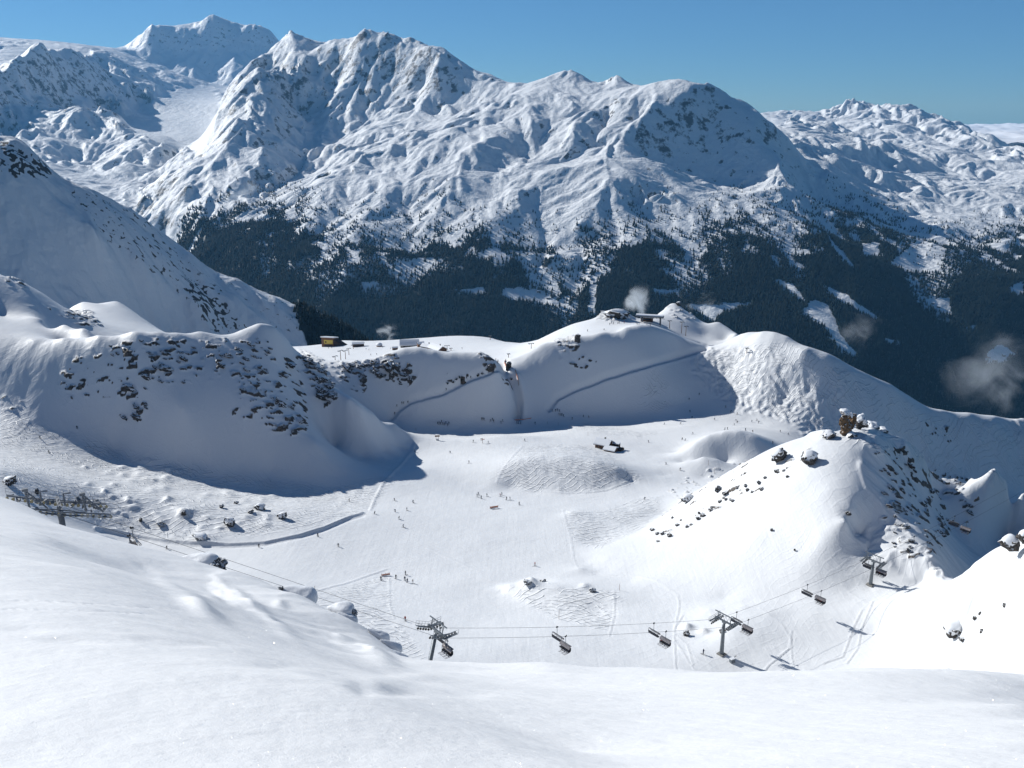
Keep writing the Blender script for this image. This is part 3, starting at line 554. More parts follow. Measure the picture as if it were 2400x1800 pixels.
# basin snow: tracks, moguls, rock
mB, n, b = newmat('piste_snow'); snow_base(b)
co = coords(n)
fine = noise(n, 1.3, 5, .65, co)
wv = n.nodes.new('ShaderNodeTexWave'); wv.wave_type = 'BANDS'; wv.inputs['Scale'].default_value = .24; wv.inputs['Distortion'].default_value = 16; wv.inputs['Detail'].default_value = 3; wv.inputs['Detail Scale'].default_value = .35; wv.inputs['Detail Roughness'].default_value = .6
n.links.new(coords(n, (1, .55, .2), (0, 0, 1.85)), wv.inputs[0])
wv2 = n.nodes.new('ShaderNodeTexWave'); wv2.inputs['Scale'].default_value = .2; wv2.inputs['Distortion'].default_value = 20; wv2.inputs['Detail'].default_value = 3; wv2.inputs['Detail Scale'].default_value = .25
n.links.new(coords(n, (1, .5, .2), (0, 0, 1.2)), wv2.inputs[0])
brk = noise(n, .09, 3, .6, co); brk2 = noise(n, .12, 3, .6, coords(n, (1, 1, 1), (1, 2, 3)))
t1 = math_(n, 'MULTIPLY', ramp(n, wv.outputs['Fac'], .80, .97), ramp(n, brk, .42, .58)); t2 = math_(n, 'MULTIPLY', ramp(n, wv2.outputs['Fac'], .84, .98), ramp(n, brk2, .42, .58))
tr = attr(n, 'tracks')
tracks = math_(n, 'ADD', t1, t2)
nn = bump(n, fine, .10, None, .5); nn = bump(n, tracks, .30, nn, tr)
groom = noise(n, .5, 5, .6, coords(n, (1, .12, .3), (0, 0, .5))); nn = bump(n, groom, .13, nn, .6)
cord = noise(n, .9, 3, .6, coords(n, (1, .06, .3), (0, 0, -.7))); nn = bump(n, cord, .10, nn, .6)
geo = n.nodes.new('ShaderNodeNewGeometry'); sx = n.nodes.new('ShaderNodeSeparateXYZ'); n.links.new(geo.outputs['Normal'], sx.inputs[0])
rk = attr(n, 'rock'); rn_ = noise(n, .55, 6, .7, co)
snowtop = ramp(n, math_(n, 'ADD', sx.outputs[2], math_(n, 'MULTIPLY', rn_, .5)), .98, 1.18)
rf = math_(n, 'MULTIPLY', ramp(n, rk, .25, .5), math_(n, 'SUBTRACT', 1, snowtop), clamp=True)
rcol = mixc(n, ramp(n, noise(n, .9, 5, .7, co), .3, .7), (.03, .027, .027), (.20, .16, .125))
col = mixc(n, rf, SNOW, rcol); n.links.new(col, b.inputs['Base Color'])
rb = bump(n, noise(n, 1.1, 6, .75, co), 1.2, nn, rf); n.links.new(rb, b.inputs['Normal'])
# mountain snow with rock; wood floor coloured dark for the shade beneath the trees
def mountain_mat(name, rs, bd, rockcol):
    m, n, b = newmat(name); snow_base(b); b.inputs['Specular IOR Level'].default_value = .15
    co = coords(n); rk = attr(n, 'rock'); f = attr(n, 'wood')
    nz_ = noise(n, rs, 6, .7, co)
    rf = ramp(n, math_(n, 'ADD', rk, math_(n, 'MULTIPLY', math_(n, 'SUBTRACT', nz_, .5), 1.3)), .54, .70)
    rc = mixc(n, noise(n, rs*2, 4, .6, co), tuple(c*.5 for c in rockcol), tuple(c*1.4 for c in rockcol))
    c1 = mixc(n, rf, SNOW, rc)
    ff = ramp(n, math_(n, 'ADD', f, math_(n, 'MULTIPLY', math_(n, 'SUBTRACT', noise(n, rs*1.4, 5, .7, co), .5), .9)), .35, .75)
    c2 = mixc(n, ff, c1, (.018, .023, .024)); n.links.new(c2, b.inputs['Base Color'])
    nn = bump(n, noise(n, rs*.8, 8, .62, co), bd); n.links.new(nn, b.inputs['Normal'])
    return m
mD = mountain_mat('alpine_snow', .014, 22, (.10, .095, .095))
mL = mountain_mat('shaded_snow', .07, 3.0, (.085, .07, .06))

oA = A.mesh('foreground_slope', mA, {})
K = 3600; gu = rng.uniform(-20, 2420, K); gv = 1800-rng.random(K)**1.3*330; gy = np.full(K, np.nan); PP = []
half = (sd-Vector((0, cp, -sp))).normalized()  # added metallic facets turn about this direction to flash the sun as snow glints
mb_v = []; mb_f = []
for a_, b_ in zip(gu, gv):
    q = A.hit(a_, b_, 0)
    if q is None or q.y > 40: continue
    nn_ = (half+Vector(rng.normal(0, .24, 3))).normalized(); t1_ = nn_.orthogonal().normalized(); t2_ = nn_.cross(t1_); r_ = q.length*rng.uniform(.0001, .00026); i_ = len(mb_v); q = q+Vector((0, 0, r_*1.2))
    mb_v += [q+t1_*r_, q-t1_*r_*.5+t2_*r_*.87, q-t1_*r_*.5-t2_*r_*.87]; mb_f.append((i_, i_+1, i_+2))
me = bpy.data.meshes.new('snow_glints'); me.from_pydata(mb_v, [], mb_f); mg, n, b = newmat('glint_facet'); b.inputs['Base Color'].default_value = (1, 1, 1, 1); b.inputs['Roughness'].default_value = .3; b.inputs['Metallic'].default_value = .9
me.materials.append(mg); o = bpy.data.objects.new('snow_glints', me); C.objects.link(o); o['kind'] = 'stuff'; o['label'] = 'added mirror facets giving ice glints on the near powder snow'
oB = B.mesh('ski_basin', mB, {'rock': rock, 'tracks': np.clip(blur(trk, 7)+.14, 0, 1)})
oL = Lh.mesh('shaded_hillside', mL, {'rock': rockL, 'wood': denL})
oD = D.mesh('mountains', mD, {'rock': rockD, 'wood': den})
# ================================================================ THINGS: helpers
def simple(name, col, rough=.6, metal=0.0, nscale=6, namp=.25, bumpd=0.0, spec=.4):
    m, n, b = newmat(name); c = coords(n)
    lo = tuple(max(0, x_*(1-namp)) for x_ in col); hi = tuple(min(1, x_*(1+namp)) for x_ in col)
    n.links.new(mixc(n, noise(n, nscale, 5, .65, c), lo, hi), b.inputs['Base Color'])
    b.inputs['Roughness'].default_value = rough; b.inputs['Metallic'].default_value = metal; b.inputs['Specular IOR Level'].default_value = spec
    if bumpd: n.links.new(bump(n, noise(n, nscale*1.5, 5, .65, c), bumpd), b.inputs['Normal'])
    return m
M_steel = simple('galvanised_steel', (.16, .18, .20), .45, .35, 3, .3)
M_rime = simple('rimed_steel', (.17, .19, .22), .7, 0, 8, .7, .02)
M_dark = simple('dark_metal', (.025, .028, .035), .5, .2, 4, .3)
M_seat = simple('seat_padding', (.012, .014, .024), .7, 0, 6, .3)
M_rubber = simple('sheave_rubber', (.03, .03, .03), .7, 0, 6, .3)
M_rope = simple('wire_rope', (.10, .105, .11), .6, .3, 9, .2)
M_wood = simple('weathered_timber', (.17, .085, .045), .75, 0, 4, .35, .03)
M_wood2 = simple('dark_timber', (.055, .035, .028), .8, 0, 4, .35, .03)
M_stone = simple('stone_wall', (.26, .25, .23), .85, 0, 3, .4, .04)
M_yellow = simple('yellow_panel', (.62, .46, .08), .6, 0, 3, .15)
M_white = simple('white_panel', (.75, .75, .75), .5, 0, 2, .08)
M_red = simple('red_panel', (.55, .09, .05), .6, 0, 2, .2)
M_orange = simple('orange_net', (.60, .27, .17), .7, 0, 4, .2)
M_dull = simple('worn_yellow', (.30, .27, .17), .7, 0, 5, .4)
M_glass = simple('window_glass', (.03, .04, .05), .15, 0, 2, .2)
M_cap = simple('snow_cap', (.80, .825, .86), .6, 0, 1.5, .02, .05, .3)
M_pole = simple('painted_pole', (.20, .12, .08), .6, 0, 4, .2)
M_bush = simple('dwarf_shrub', (.035, .032, .022), .9, 0, 2, .4)
m, n, b = newmat('tinted_bubble'); b.inputs['Base Color'].default_value = (.30, .27, .26, 1); b.inputs['Roughness'].default_value = .18; b.inputs['Metallic'].default_value = .35
n.links.new(mixc(n, noise(n, 1.2, 3, .5, coords(n)), (.18, .15, .15), (.42, .40, .40)), b.inputs['Base Color']); M_bub = m
def rock_mat(name, a, b_):
    m, n, b = newmat(name); c = coords(n, (1, 1, 2.2), (.3, .5, .2)); b.inputs['Roughness'].default_value = .85
    geo = n.nodes.new('ShaderNodeNewGeometry'); sx = n.nodes.new('ShaderNodeSeparateXYZ'); n.links.new(geo.outputs['Normal'], sx.inputs[0])
    nz_ = noise(n, 1.6, 6, .7, coords(n))
    rc = mixc(n, ramp(n, noise(n, 1.3, 6, .7, c), .3, .7), a, b_)
    s = ramp(n, math_(n, 'ADD', sx.outputs[2], math_(n, 'MULTIPLY', nz_, .55)), .88, 1.0)
    n.links.new(mixc(n, s, rc, SNOW), b.inputs['Base Color']); n.links.new(bump(n, noise(n, 2, 7, .75, c), .3), b.inputs['Normal'])
    return m
M_rock = rock_mat('dark_schist', (.022, .021, .022), (.10, .088, .078)); M_ochre = rock_mat('ochre_rock', (.07, .05, .035), (.24, .145, .07))

class MB:
    def __init__(s): s.bm = bmesh.new()
    def box(s, c, size, rot=None):
        r = bmesh.ops.create_cube(s.bm, size=1); M = Matrix.Translation(Vector(c))
        if rot is not None: M = M @ rot
        M = M @ Matrix.Diagonal((*size, 1)); bmesh.ops.transform(s.bm, matrix=M, verts=r['verts']); return s
    def tube(s, pts, r, n=6, r2=None):
        pts = [Vector(p) for p in pts]; rings = []
        for i, p in enumerate(pts):
            d = (pts[min(i+1, len(pts)-1)]-pts[max(i-1, 0)]).normalized(); a = d.orthogonal().normalized() if i == 0 else (a-d*a.dot(d)).normalized(); b = d.cross(a)
            rr = r if r2 is None else r+(r2-r)*i/(len(pts)-1)
            if hasattr(r, '__len__'): rr = r[i]
            rings.append([s.bm.verts.new(p+(a*math.cos(t)+b*math.sin(t))*rr) for t in [2*math.pi*k/n for k in range(n)]])
        for i in range(len(rings)-1):
            for k in range(n): s.bm.faces.new((rings[i][k], rings[i][(k+1) % n], rings[i+1][(k+1) % n], rings[i+1][k]))
        s.bm.faces.new(rings[0][::-1]); s.bm.faces.new(rings[-1]); return s
    def prism(s, prof, x0, x1, axis='x'):
        """profile in (y, z) extruded along x"""
        def P(x, y, z): return (x, y, z) if axis == 'x' else (y, x, z)
        a = [s.bm.verts.new(P(x0, *p)) for p in prof]; b = [s.bm.verts.new(P(x1, *p)) for p in prof]; k = len(prof)
        s.bm.faces.new(a[::-1]); s.bm.faces.new(b)
        for i in range(k): s.bm.faces.new((a[i], a[(i+1) % k], b[(i+1) % k], b[i]))
        return s
    def me(s, name, mat, smooth=False, bevel=0):
        if bevel: bmesh.ops.bevel(s.bm, geom=s.bm.edges[:], offset=bevel, segments=2, affect='EDGES', clamp_overlap=True)
        bmesh.ops.recalc_face_normals(s.bm, faces=s.bm.faces); m = bpy.data.meshes.new(name); s.bm.to_mesh(m); s.bm.free()
        for mm in (mat if isinstance(mat, (list, tuple)) else [mat]): m.materials.append(mm)
        if smooth: m.polygons.foreach_set('use_smooth', [True]*len(m.polygons))
        return m
    def build(s, name, mat, parent=None, smooth=False, bevel=0):
        o = bpy.data.objects.new(name, s.me(name, mat, smooth, bevel)); C.objects.link(o)
        if parent: o.parent = parent
        return o
def tag(o, label, cat, group=None):
    o['label'] = label; o['category'] = cat
    if group: o['group'] = group
    return o
def empty(name, loc, rz=0):
    o = bpy.data.objects.new(name, None); C.objects.link(o); o.location = loc; o.rotation_euler = (0, 0, rz); o.empty_display_size = .5; return o
def copy_tree(o, parent=None):
    c = o.copy(); C.objects.link(c)
    if parent: c.parent = parent
    for k in ('label', 'category', 'group'):
        if parent is None and k in c: del c[k]
    for ch in [q for q in ALLCH.get(o.name, [])]: copy_tree(ch, c)
    return c
ALLCH = {}
def index(o):
    ALLCH[o.name] = list(o.children)
    for ch in o.children: index(ch)
def ground(u, v, ymin=190):
    p = B.hit(u, v, ymin)
    return p if p is not None else atz(u, v, -150)

# ================================================================ CHAIRLIFT: a straight line in plan through the trough
LD = Vector((1, .62, 0)).normalized(); LN = Vector((LD.y, -LD.x, 0))      # along the line; towards the camera
def on_line(u, v): s, k = ray(u, v); Y = 163.6/(1-.62*s); return Vector((s*Y, Y, k*Y))
GA = 2.1                                                                # half gauge
ang = math.atan2(LD.y, LD.x); YAW = .14
P1, P2, P3 = on_line(1022, 1484), on_line(1697, 1460), on_line(2047, 1318)
S0 = on_line(140, 1192)
def rope_z(x):
    xs = [S0.x-60, S0.x, P1.x, P2.x, P3.x, P3.x+80]; zs = [S0.z+22, S0.z, P1.z, P2.z, P3.z, P3.z+9]
    i = max(k for k in range(len(xs)-1) if xs[k] <= x or k == 0); t = (x-xs[i])/(xs[i+1]-xs[i]); span = xs[i+1]-xs[i]
    return zs[i]*(1-t)+zs[i+1]*t-4*t*(1-t)*span*(.012 if i > 1 else 0)
def rope_pt(x, side): return Vector((x, 163.6+.62*x, rope_z(x)))+LN*GA*side
for side in (1, -1):
    mb = MB(); mb.tube([rope_pt(x, side)+Vector((0, 0, .05)) for x in np.arange(S0.x-50, P3.x+60, 1.5)], .032, 5)
    tag(mb.build('haul_rope', M_rope), 'near steel rope of the chairlift, carrying the chairs with riders' if side == 1 else 'far steel rope of the chairlift, carrying the empty chairs', 'cable', 'two haul ropes of the chairlift')
# pylon: local x along the line, local y across, z up; origin at rope height in the middle
def pylon(top, base, label, n=8, L=4.6, s0=0, s1=0, rime=False, lean=0):
    H_ = top.z-base.z; R_ = Matrix.Rotation(ang+YAW, 3, 'Z') @ Matrix.Rotation(math.radians(lean), 3, 'Y'); base = top-R_ @ Vector((0, 0, H_))
    o = empty('lift_pylon', base, ang); o.rotation_euler = R_.to_euler(); m1 = M_rime if rime else M_steel
    mb = MB(); mb.tube([(0, 0, -1.5), (0, 0, .2), (0, 0, H_+.1)], [.62, .56, .34], 14); mb.build('mast', m1, o, True)
    MB().box((0, 0, -.2), (1.9, 1.9, .9)).build('footing', M_stone, o, bevel=.05)
    mb = MB(); mb.box((0, 0, H_+.55), (.42, 2*GA+1.4, .36)); mb.box((0, 0, H_+.2), (.5, 1.1, .5)); mb.build('crossarm', m1, o, bevel=.03)
    mb = MB()                                                           # lifting frame: two posts, a top beam with lattice
    for y in (-1.9, 1.9): mb.tube([(0, y, H_+.6), (0, y, H_+2.35)], .10, 6)
    mb.box((0, 0, H_+2.4), (.22, 2*GA+1.6, .20))
    for y in (-1.9, -.95, 0, .95): mb.tube([(0, y, H_+.75), (0, y+.48, H_+2.3)], .04, 4); mb.tube([(0, y+.48, H_+2.3), (0, y+.95, H_+.75)], .04, 4)
    mb.build('lifting_frame', m1, o)
    for y in (GA, -GA):
        s = empty('sheave_assembly', (0, y, H_)); s.parent = o; sheaves_into(s, n, L, s0, s1, rime, 1 if y > 0 else -1)
    mb = MB(); 
    for h in np.arange(.5, H_, .35): mb.tube([(-.62, -.18, h), (-.62, .18, h)], .02, 4)
    for y in (-.18, .18): mb.tube([(-.62, y, 0), (-.48, y, H_)], .025, 4)
    mb.build('ladder', m1, o)
    tag(o, label, 'lift pylon', 'pylons of the chairlift'); return o
def sheaves_into(parent, n, L, slope0, slope1, rime, sgn):
    m1 = M_rime if rime else M_steel; f = lambda x: slope0*x if x < 0 else slope1*x; xs = np.linspace(-L/2, L/2, n)
    mb = MB(); mb.tube([(x, 0, f(x)+.22) for x in np.linspace(-L/2, L/2, 9)], .11, 6); mb.tube([(-L*.28, 0, f(-L*.28)+.25), (0, 0, .62), (L*.28, 0, f(L*.28)+.25)], .09, 6)
    for x in np.linspace(-L/2, L/2, n//2): mb.tube([(x, 0, f(x)+.3), (x+.1, 0, f(x)-.1)], .06, 4)
    P = [(x, sgn*.72, f(x)+.08) for x in np.linspace(-L/2, L/2, 9)]
    for a, b in zip(P[:-1], P[1:]):
        va, vb = Vector(a), Vector(b); d = vb-va; mb.box((va+vb)/2, (d.length, .5, .07), d.to_track_quat('X', 'Z').to_matrix().to_4x4())
    yr = sgn*.97
    for h in (.55, 1.05): mb.tube([(x, yr, f(x)+h) for x in np.linspace(-L/2, L/2, 9)], .028, 4)
    for x in np.linspace(-L/2, L/2, 9): mb.tube([(x, yr, f(x)+.05), (x, yr, f(x)+1.05)], .028, 4)
    mb.build('catwalk', m1, parent)
    for k in range(n):
        w = MB(); w.tube([(xs[k], -.08, f(xs[k])-.2), (xs[k], .08, f(xs[k])-.2)], .25, 12); w.build('sheave', M_dull if rime else M_rubber, parent)
def base_under(p, u, v): z = B.height(p.x, p.y); return Vector((p.x, p.y, z))
b1, b2, b3 = base_under(P1, 0, 0), base_under(P2, 0, 0), base_under(P3, 0, 0)
pylon(P1, b1, 'nearest grey chairlift pylon with railed catwalks, its foot hidden by the snow edge', 10, 6.2, -.20, .24, lean=15)
pylon(P2, b2, 'grey chairlift pylon on open snow casting a long shadow, middle of three', 8, 4.6, .0, .08, lean=0)
pylon(P3, b3, 'farthest grey chairlift pylon, standing below the shaded rocky flank', 8, 4.2, .11, .10)
# the snow-caked tower at the left, with two long trains
zb = min(A.height(S0.x, S0.y), S0.z-9); o = empty('lift_tower', Vector((S0.x, S0.y, zb)), ang); H_ = S0.z-zb
MB().tube([(0, 0, -1), (0, 0, H_)], .6, 12, .42).build('mast', M_rime, o, True)
mb = MB(); mb.box((0, 0, H_+.6), (.5, 2*GA+2, .45)); mb.build('crossarm', M_rime, o)
for x in (-3.9, 3.4):
    mb = MB(); mb.tube([(x, -1.2, H_+.3-x*.33), (x-.2, -1.2, H_+3.1-x*.33)], .16, 6); mb.tube([(x-.2, -1.2, H_+3.1-x*.33), (x+2.3, -1.2, H_+.4-(x+2.3)*.33)], .13, 6); mb.box((x-.2, -1.2, H_+3.2-x*.33), (.8, .5, .4))
    for k in range(4): mb.box((x+.5*k, -1.2+.2*(k % 2), H_+2.3-.6*k-x*.33), (.5, .45, .4))
    mb.build('lifting_frame', M_rime, o)
for y in (GA, -GA):
    s = empty('sheave_assembly', (0, y, H_)); s.parent = o; sheaves_into(s, 18, 13, -.40, -.30, True, 1 if y > 0 else -1)
mb = MB(); r9 = np.random.default_rng(4)
for k in range(46):
    x_ = r9.uniform(-6, 6); y_ = r9.uniform(-3.2, 3.2); z_ = H_+.3-x_*.35+r9.uniform(-.2, .9); mb.box((x_, y_, z_), tuple(r9.uniform(.12, .55, 3)), Matrix.Rotation(r9.uniform(0, 3), 4, 'X') @ Matrix.Rotation(r9.uniform(0, 3), 4, 'Z'))
q = mb.build('rime_crust', M_rime, o); q['kind'] = 'stuff'
for x_ in (-2.2, .8): MB().tube([(x_, .4, H_+.5-x_*.35), (x_, .4, H_+2.4-x_*.35), (x_+1.0, .4, H_+2.6-(x_+1)*.35)], .14, 6).build('post', M_rime, o)
tag(o, 'snow-caked lift tower with long rows of yellow-rimmed wheels at the left edge', 'lift tower')
# six-seat chair with a bubble
def make_chair(riders, closed):
    o = empty('lift_chair', (0, 0, 0))
    mb = MB(); mb.box((0, 0, .05), (.62, .22, .26)); mb.box((.18, 0, .26), (.16, .16, .22)); mb.build('grip', M_dark, o, bevel=.02)
    mb = MB(); mb.tube([(0, 0, 0), (0, 0, -1.5), (0, 0, -1.95)], .065, 6); mb.tube([(.0, -1.35, -2.05), (0, -1.2, -1.95), (0, 1.2, -1.95), (0, 1.35, -2.05)], .06, 6); mb.build('hanger', M_steel, o)
    mb = MB(); mb.prism([(-.55, -3.45), (-.5, -3.3), (.1, -3.28), (.2, -2.55), (.28, -2.55), (.22, -3.42)], -1.62, 1.62, 'y')   # seat and back seen along the line
    mb.build('seat', M_seat, o)
    mb = MB()
    for y in (-1.66, 1.66): mb.tube([(0, y*.82, -2.02), (.05, y, -2.3), (.22, y, -2.9), (.1, y, -3.35), (-.5, y, -3.4)], .05, 5)
    mb.tube([(-.6, -1.6, -2.95), (-.6, 1.6, -2.95)], .04, 5); mb.tube([(-.5, -1.4, -3.85), (-.5, 1.4, -3.85)], .04, 5)
    for y in (-.9, .0, .9): mb.tube([(-.58, y, -2.95), (-.5, y, -3.85)], .03, 4)
    mb.build('safety_frame', M_dark, o)
    a0, a1 = (.05, 1.35) if not closed else (.15, 1.65)
    mb = MB(); N_ = 9; prof = []
    for k in range(N_):
        t = a0+(a1-a0)*k/(N_-1); prof.append((.35-1.15*math.sin(t) if closed else .45-.95*math.sin(t), -2.85+.85*math.cos(t)))
    prof2 = [(p[0]*.96, p[1]-.05) for p in prof[::-1]]
    mb.prism(prof+prof2, -1.7, 1.7, 'y'); mb.build('bubble', M_bub, o, bevel=0)
    if riders:
        for k, y in enumerate(riders):
            r = person_mesh_seated(k); p = bpy.data.objects.new('rider', r); C.objects.link(p); p.parent = o; p.location = (-.15, y, -3.25)
    return o
# ================================================================ PEOPLE
def cloth(name, c): return simple(name, c, .8, 0, 5, .25)
JK = {'black': cloth('black_cloth', (.012, .013, .018)), 'navy': cloth('navy_cloth', (.015, .025, .07)), 'red': cloth('red_cloth', (.28, .03, .025)), 'grey': cloth('grey_cloth', (.10, .11, .13)), 'brown': cloth('brown_cloth', (.09, .05, .035))}
M_skin = simple('skin', (.5, .3, .22), .6); M_helm = simple('helmet', (.03, .03, .035), .3); M_ski = simple('ski', (.12, .10, .10), .4)
def person_me(name, J, jacket, trousers, seg_mat):
    """one continuous skinned body; J: joints (x, y, z, r), bones as index pairs"""
    bm = bmesh.new(); lay = bm.verts.layers.skin.verify()
    vs = []
    for (x_, y_, z_, r) in J['j']:
        v = bm.verts.new((x_, y_, z_)); v[lay].radius = (r, r); vs.append(v)
    vs[0][lay].use_root = True
    for a, b in J['b']: bm.edges.new((vs[a], vs[b]))
    me = bpy.data.meshes.new('tmp'); bm.to_mesh(me); bm.free(); o = bpy.data.objects.new('tmp', me); C.objects.link(o)
    s = o.modifiers.new('s', 'SKIN'); s.use_smooth_shade = True; o.modifiers.new('u', 'SUBSURF').levels = 1
    dg = bpy.context.evaluated_depsgraph_get(); out = bpy.data.meshes.new_from_object(o.evaluated_get(dg)); out.name = name
    bpy.data.objects.remove(o); out.materials.clear()
    for m_ in (JK[jacket], JK[trousers], M_helm, M_skin): out.materials.append(m_)
    for p in out.polygons: p.material_index = seg_mat(p.center); p.use_smooth = True
    return out
def skel(kind):
    if kind == 'stand':
        j = [(0,0,.95,.15),(0,0,1.2,.16),(0,0,1.42,.15),(0,0,1.54,.065),(0,.02,1.63,.10),(0,.01,1.72,.095),
             (.12,0,.88,.10),(.14,.03,.50,.075),(.15,0,.12,.06),(.15,.12,.06,.055),(-.12,0,.88,.10),(-.14,.03,.50,.075),(-.15,0,.12,.06),(-.15,.12,.06,.055),
             (.20,0,1.42,.07),(.28,.05,1.17,.055),(.26,.27,1.05,.045),(.25,.34,1.03,.045),(-.20,0,1.42,.07),(-.28,.05,1.17,.055),(-.26,.27,1.05,.045),(-.25,.34,1.03,.045)]
    elif kind == 'glide':
        j = [(0,-.12,.80,.15),(0,-.02,1.02,.16),(0,.12,1.22,.15),(0,.19,1.33,.065),(0,.25,1.42,.10),(0,.28,1.50,.095),
             (.12,-.10,.74,.10),(.15,.14,.45,.075),(.16,-.02,.12,.06),(.16,.10,.06,.055),(-.12,-.10,.74,.10),(-.15,.14,.45,.075),(-.16,-.02,.12,.06),(-.16,.10,.06,.055),
             (.20,.12,1.22,.07),(.34,.16,1.0,.055),(.38,.40,.95,.045),(.38,.46,.94,.045),(-.20,.12,1.22,.07),(-.34,.16,1.0,.055),(-.38,.40,.95,.045),(-.38,.46,.94,.045)]
    else:
        j = [(0,0,.08,.15),(0,-.02,.32,.16),(0,0,.54,.15),(0,.02,.66,.065),(0,.04,.75,.10),(0,.04,.84,.095),
             (.11,.10,.08,.10),(.12,.46,.08,.075),(.12,.50,-.35,.06),(.12,.62,-.42,.055),(-.11,.10,.08,.10),(-.12,.46,.08,.075),(-.12,.50,-.35,.06),(-.12,.62,-.42,.055),
             (.20,0,.54,.07),(.26,.12,.32,.055),(.20,.38,.34,.045),(.18,.44,.35,.045),(-.20,0,.54,.07),(-.26,.12,.32,.055),(-.20,.38,.34,.045),(-.18,.44,.35,.045)]
    b = [(0,1),(1,2),(2,3),(3,4),(4,5),(0,6),(6,7),(7,8),(8,9),(0,10),(10,11),(11,12),(12,13),(2,14),(14,15),(15,16),(16,17),(2,18),(18,19),(19,20),(20,21)]
    return {'j': j, 'b': b}
def seg(kind):
    zw, zh = {'stand': (.93, 1.56), 'glide': (.80, 1.36), 'sit': (.12, .68)}[kind]
    def f(c):
        if c.z > zh: return 3 if (c.y > (.08 if kind != 'glide' else .33) and c.z < zh+.12) else 2
        if abs(c.x) > .22: return 0
        return 0 if c.z > zw else 1
    return f
def ski_me():
    mb = MB()
    for s in (-1, 1):
        P = [(s*.15, -.75, .012), (s*.15, 0, .012), (s*.15, .8, .012), (s*.15, .98, .09)]
        for a, b in zip(P[:-1], P[1:]):
            va, vb = Vector(a), Vector(b); d = vb-va; mb.box((va+vb)/2, (d.length, .10, .03), d.to_track_quat('X', 'Z').to_matrix().to_4x4())
    return mb.me('skis', M_ski)
def pole_me(kind):
    mb = MB(); sx_ = .25 if kind == 'stand' else .38; y0, z0 = (.36, 1.08) if kind == 'stand' else (.46, .98)
    for s in (-1, 1): mb.tube([(s*sx_, y0, z0), (s*(sx_+.12), y0-(.0 if kind == 'stand' else .9), .02 if kind == 'stand' else .35)], .014, 4)
    return mb.me('ski_poles', M_dark)
SKI = ski_me(); POL = {k: pole_me(k) for k in ('stand', 'glide')}
PM = {}
for kind in ('stand', 'glide', 'sit'):
    for jk, tr_ in (('black', 'black'), ('navy', 'grey'), ('red', 'black'), ('grey', 'navy'), ('brown', 'black')):
        PM[kind, jk] = person_me('person_'+kind, skel(kind), jk, tr_, seg(kind))
ORD = ['first', 'second', 'third', 'fourth', 'fifth', 'sixth', 'seventh', 'eighth', 'ninth', 'tenth', 'eleventh', 'twelfth', 'thirteenth', 'fourteenth', 'fifteenth']
JN = list(JK)
def skier(u, v, kind, jk, label, group, rz=None, ymin=190, sc=1.0, sheet=None, gear=True):
    p = (sheet.hit(u, v, ymin) if sheet else ground(u, v, ymin))
    if p is None: return
    o = bpy.data.objects.new('person', PM[kind, jk]); C.objects.link(o); o.location = p; o.scale = (sc,)*3
    o.rotation_euler = (0, 0, random.uniform(0, 6.28) if rz is None else rz)
    if gear:
        for nm, me in (('skis', SKI), ('ski_poles', POL[kind])):
            c = bpy.data.objects.new(nm, me); C.objects.link(c); c.parent = o
    tag(o, label, 'person', group)
    return o
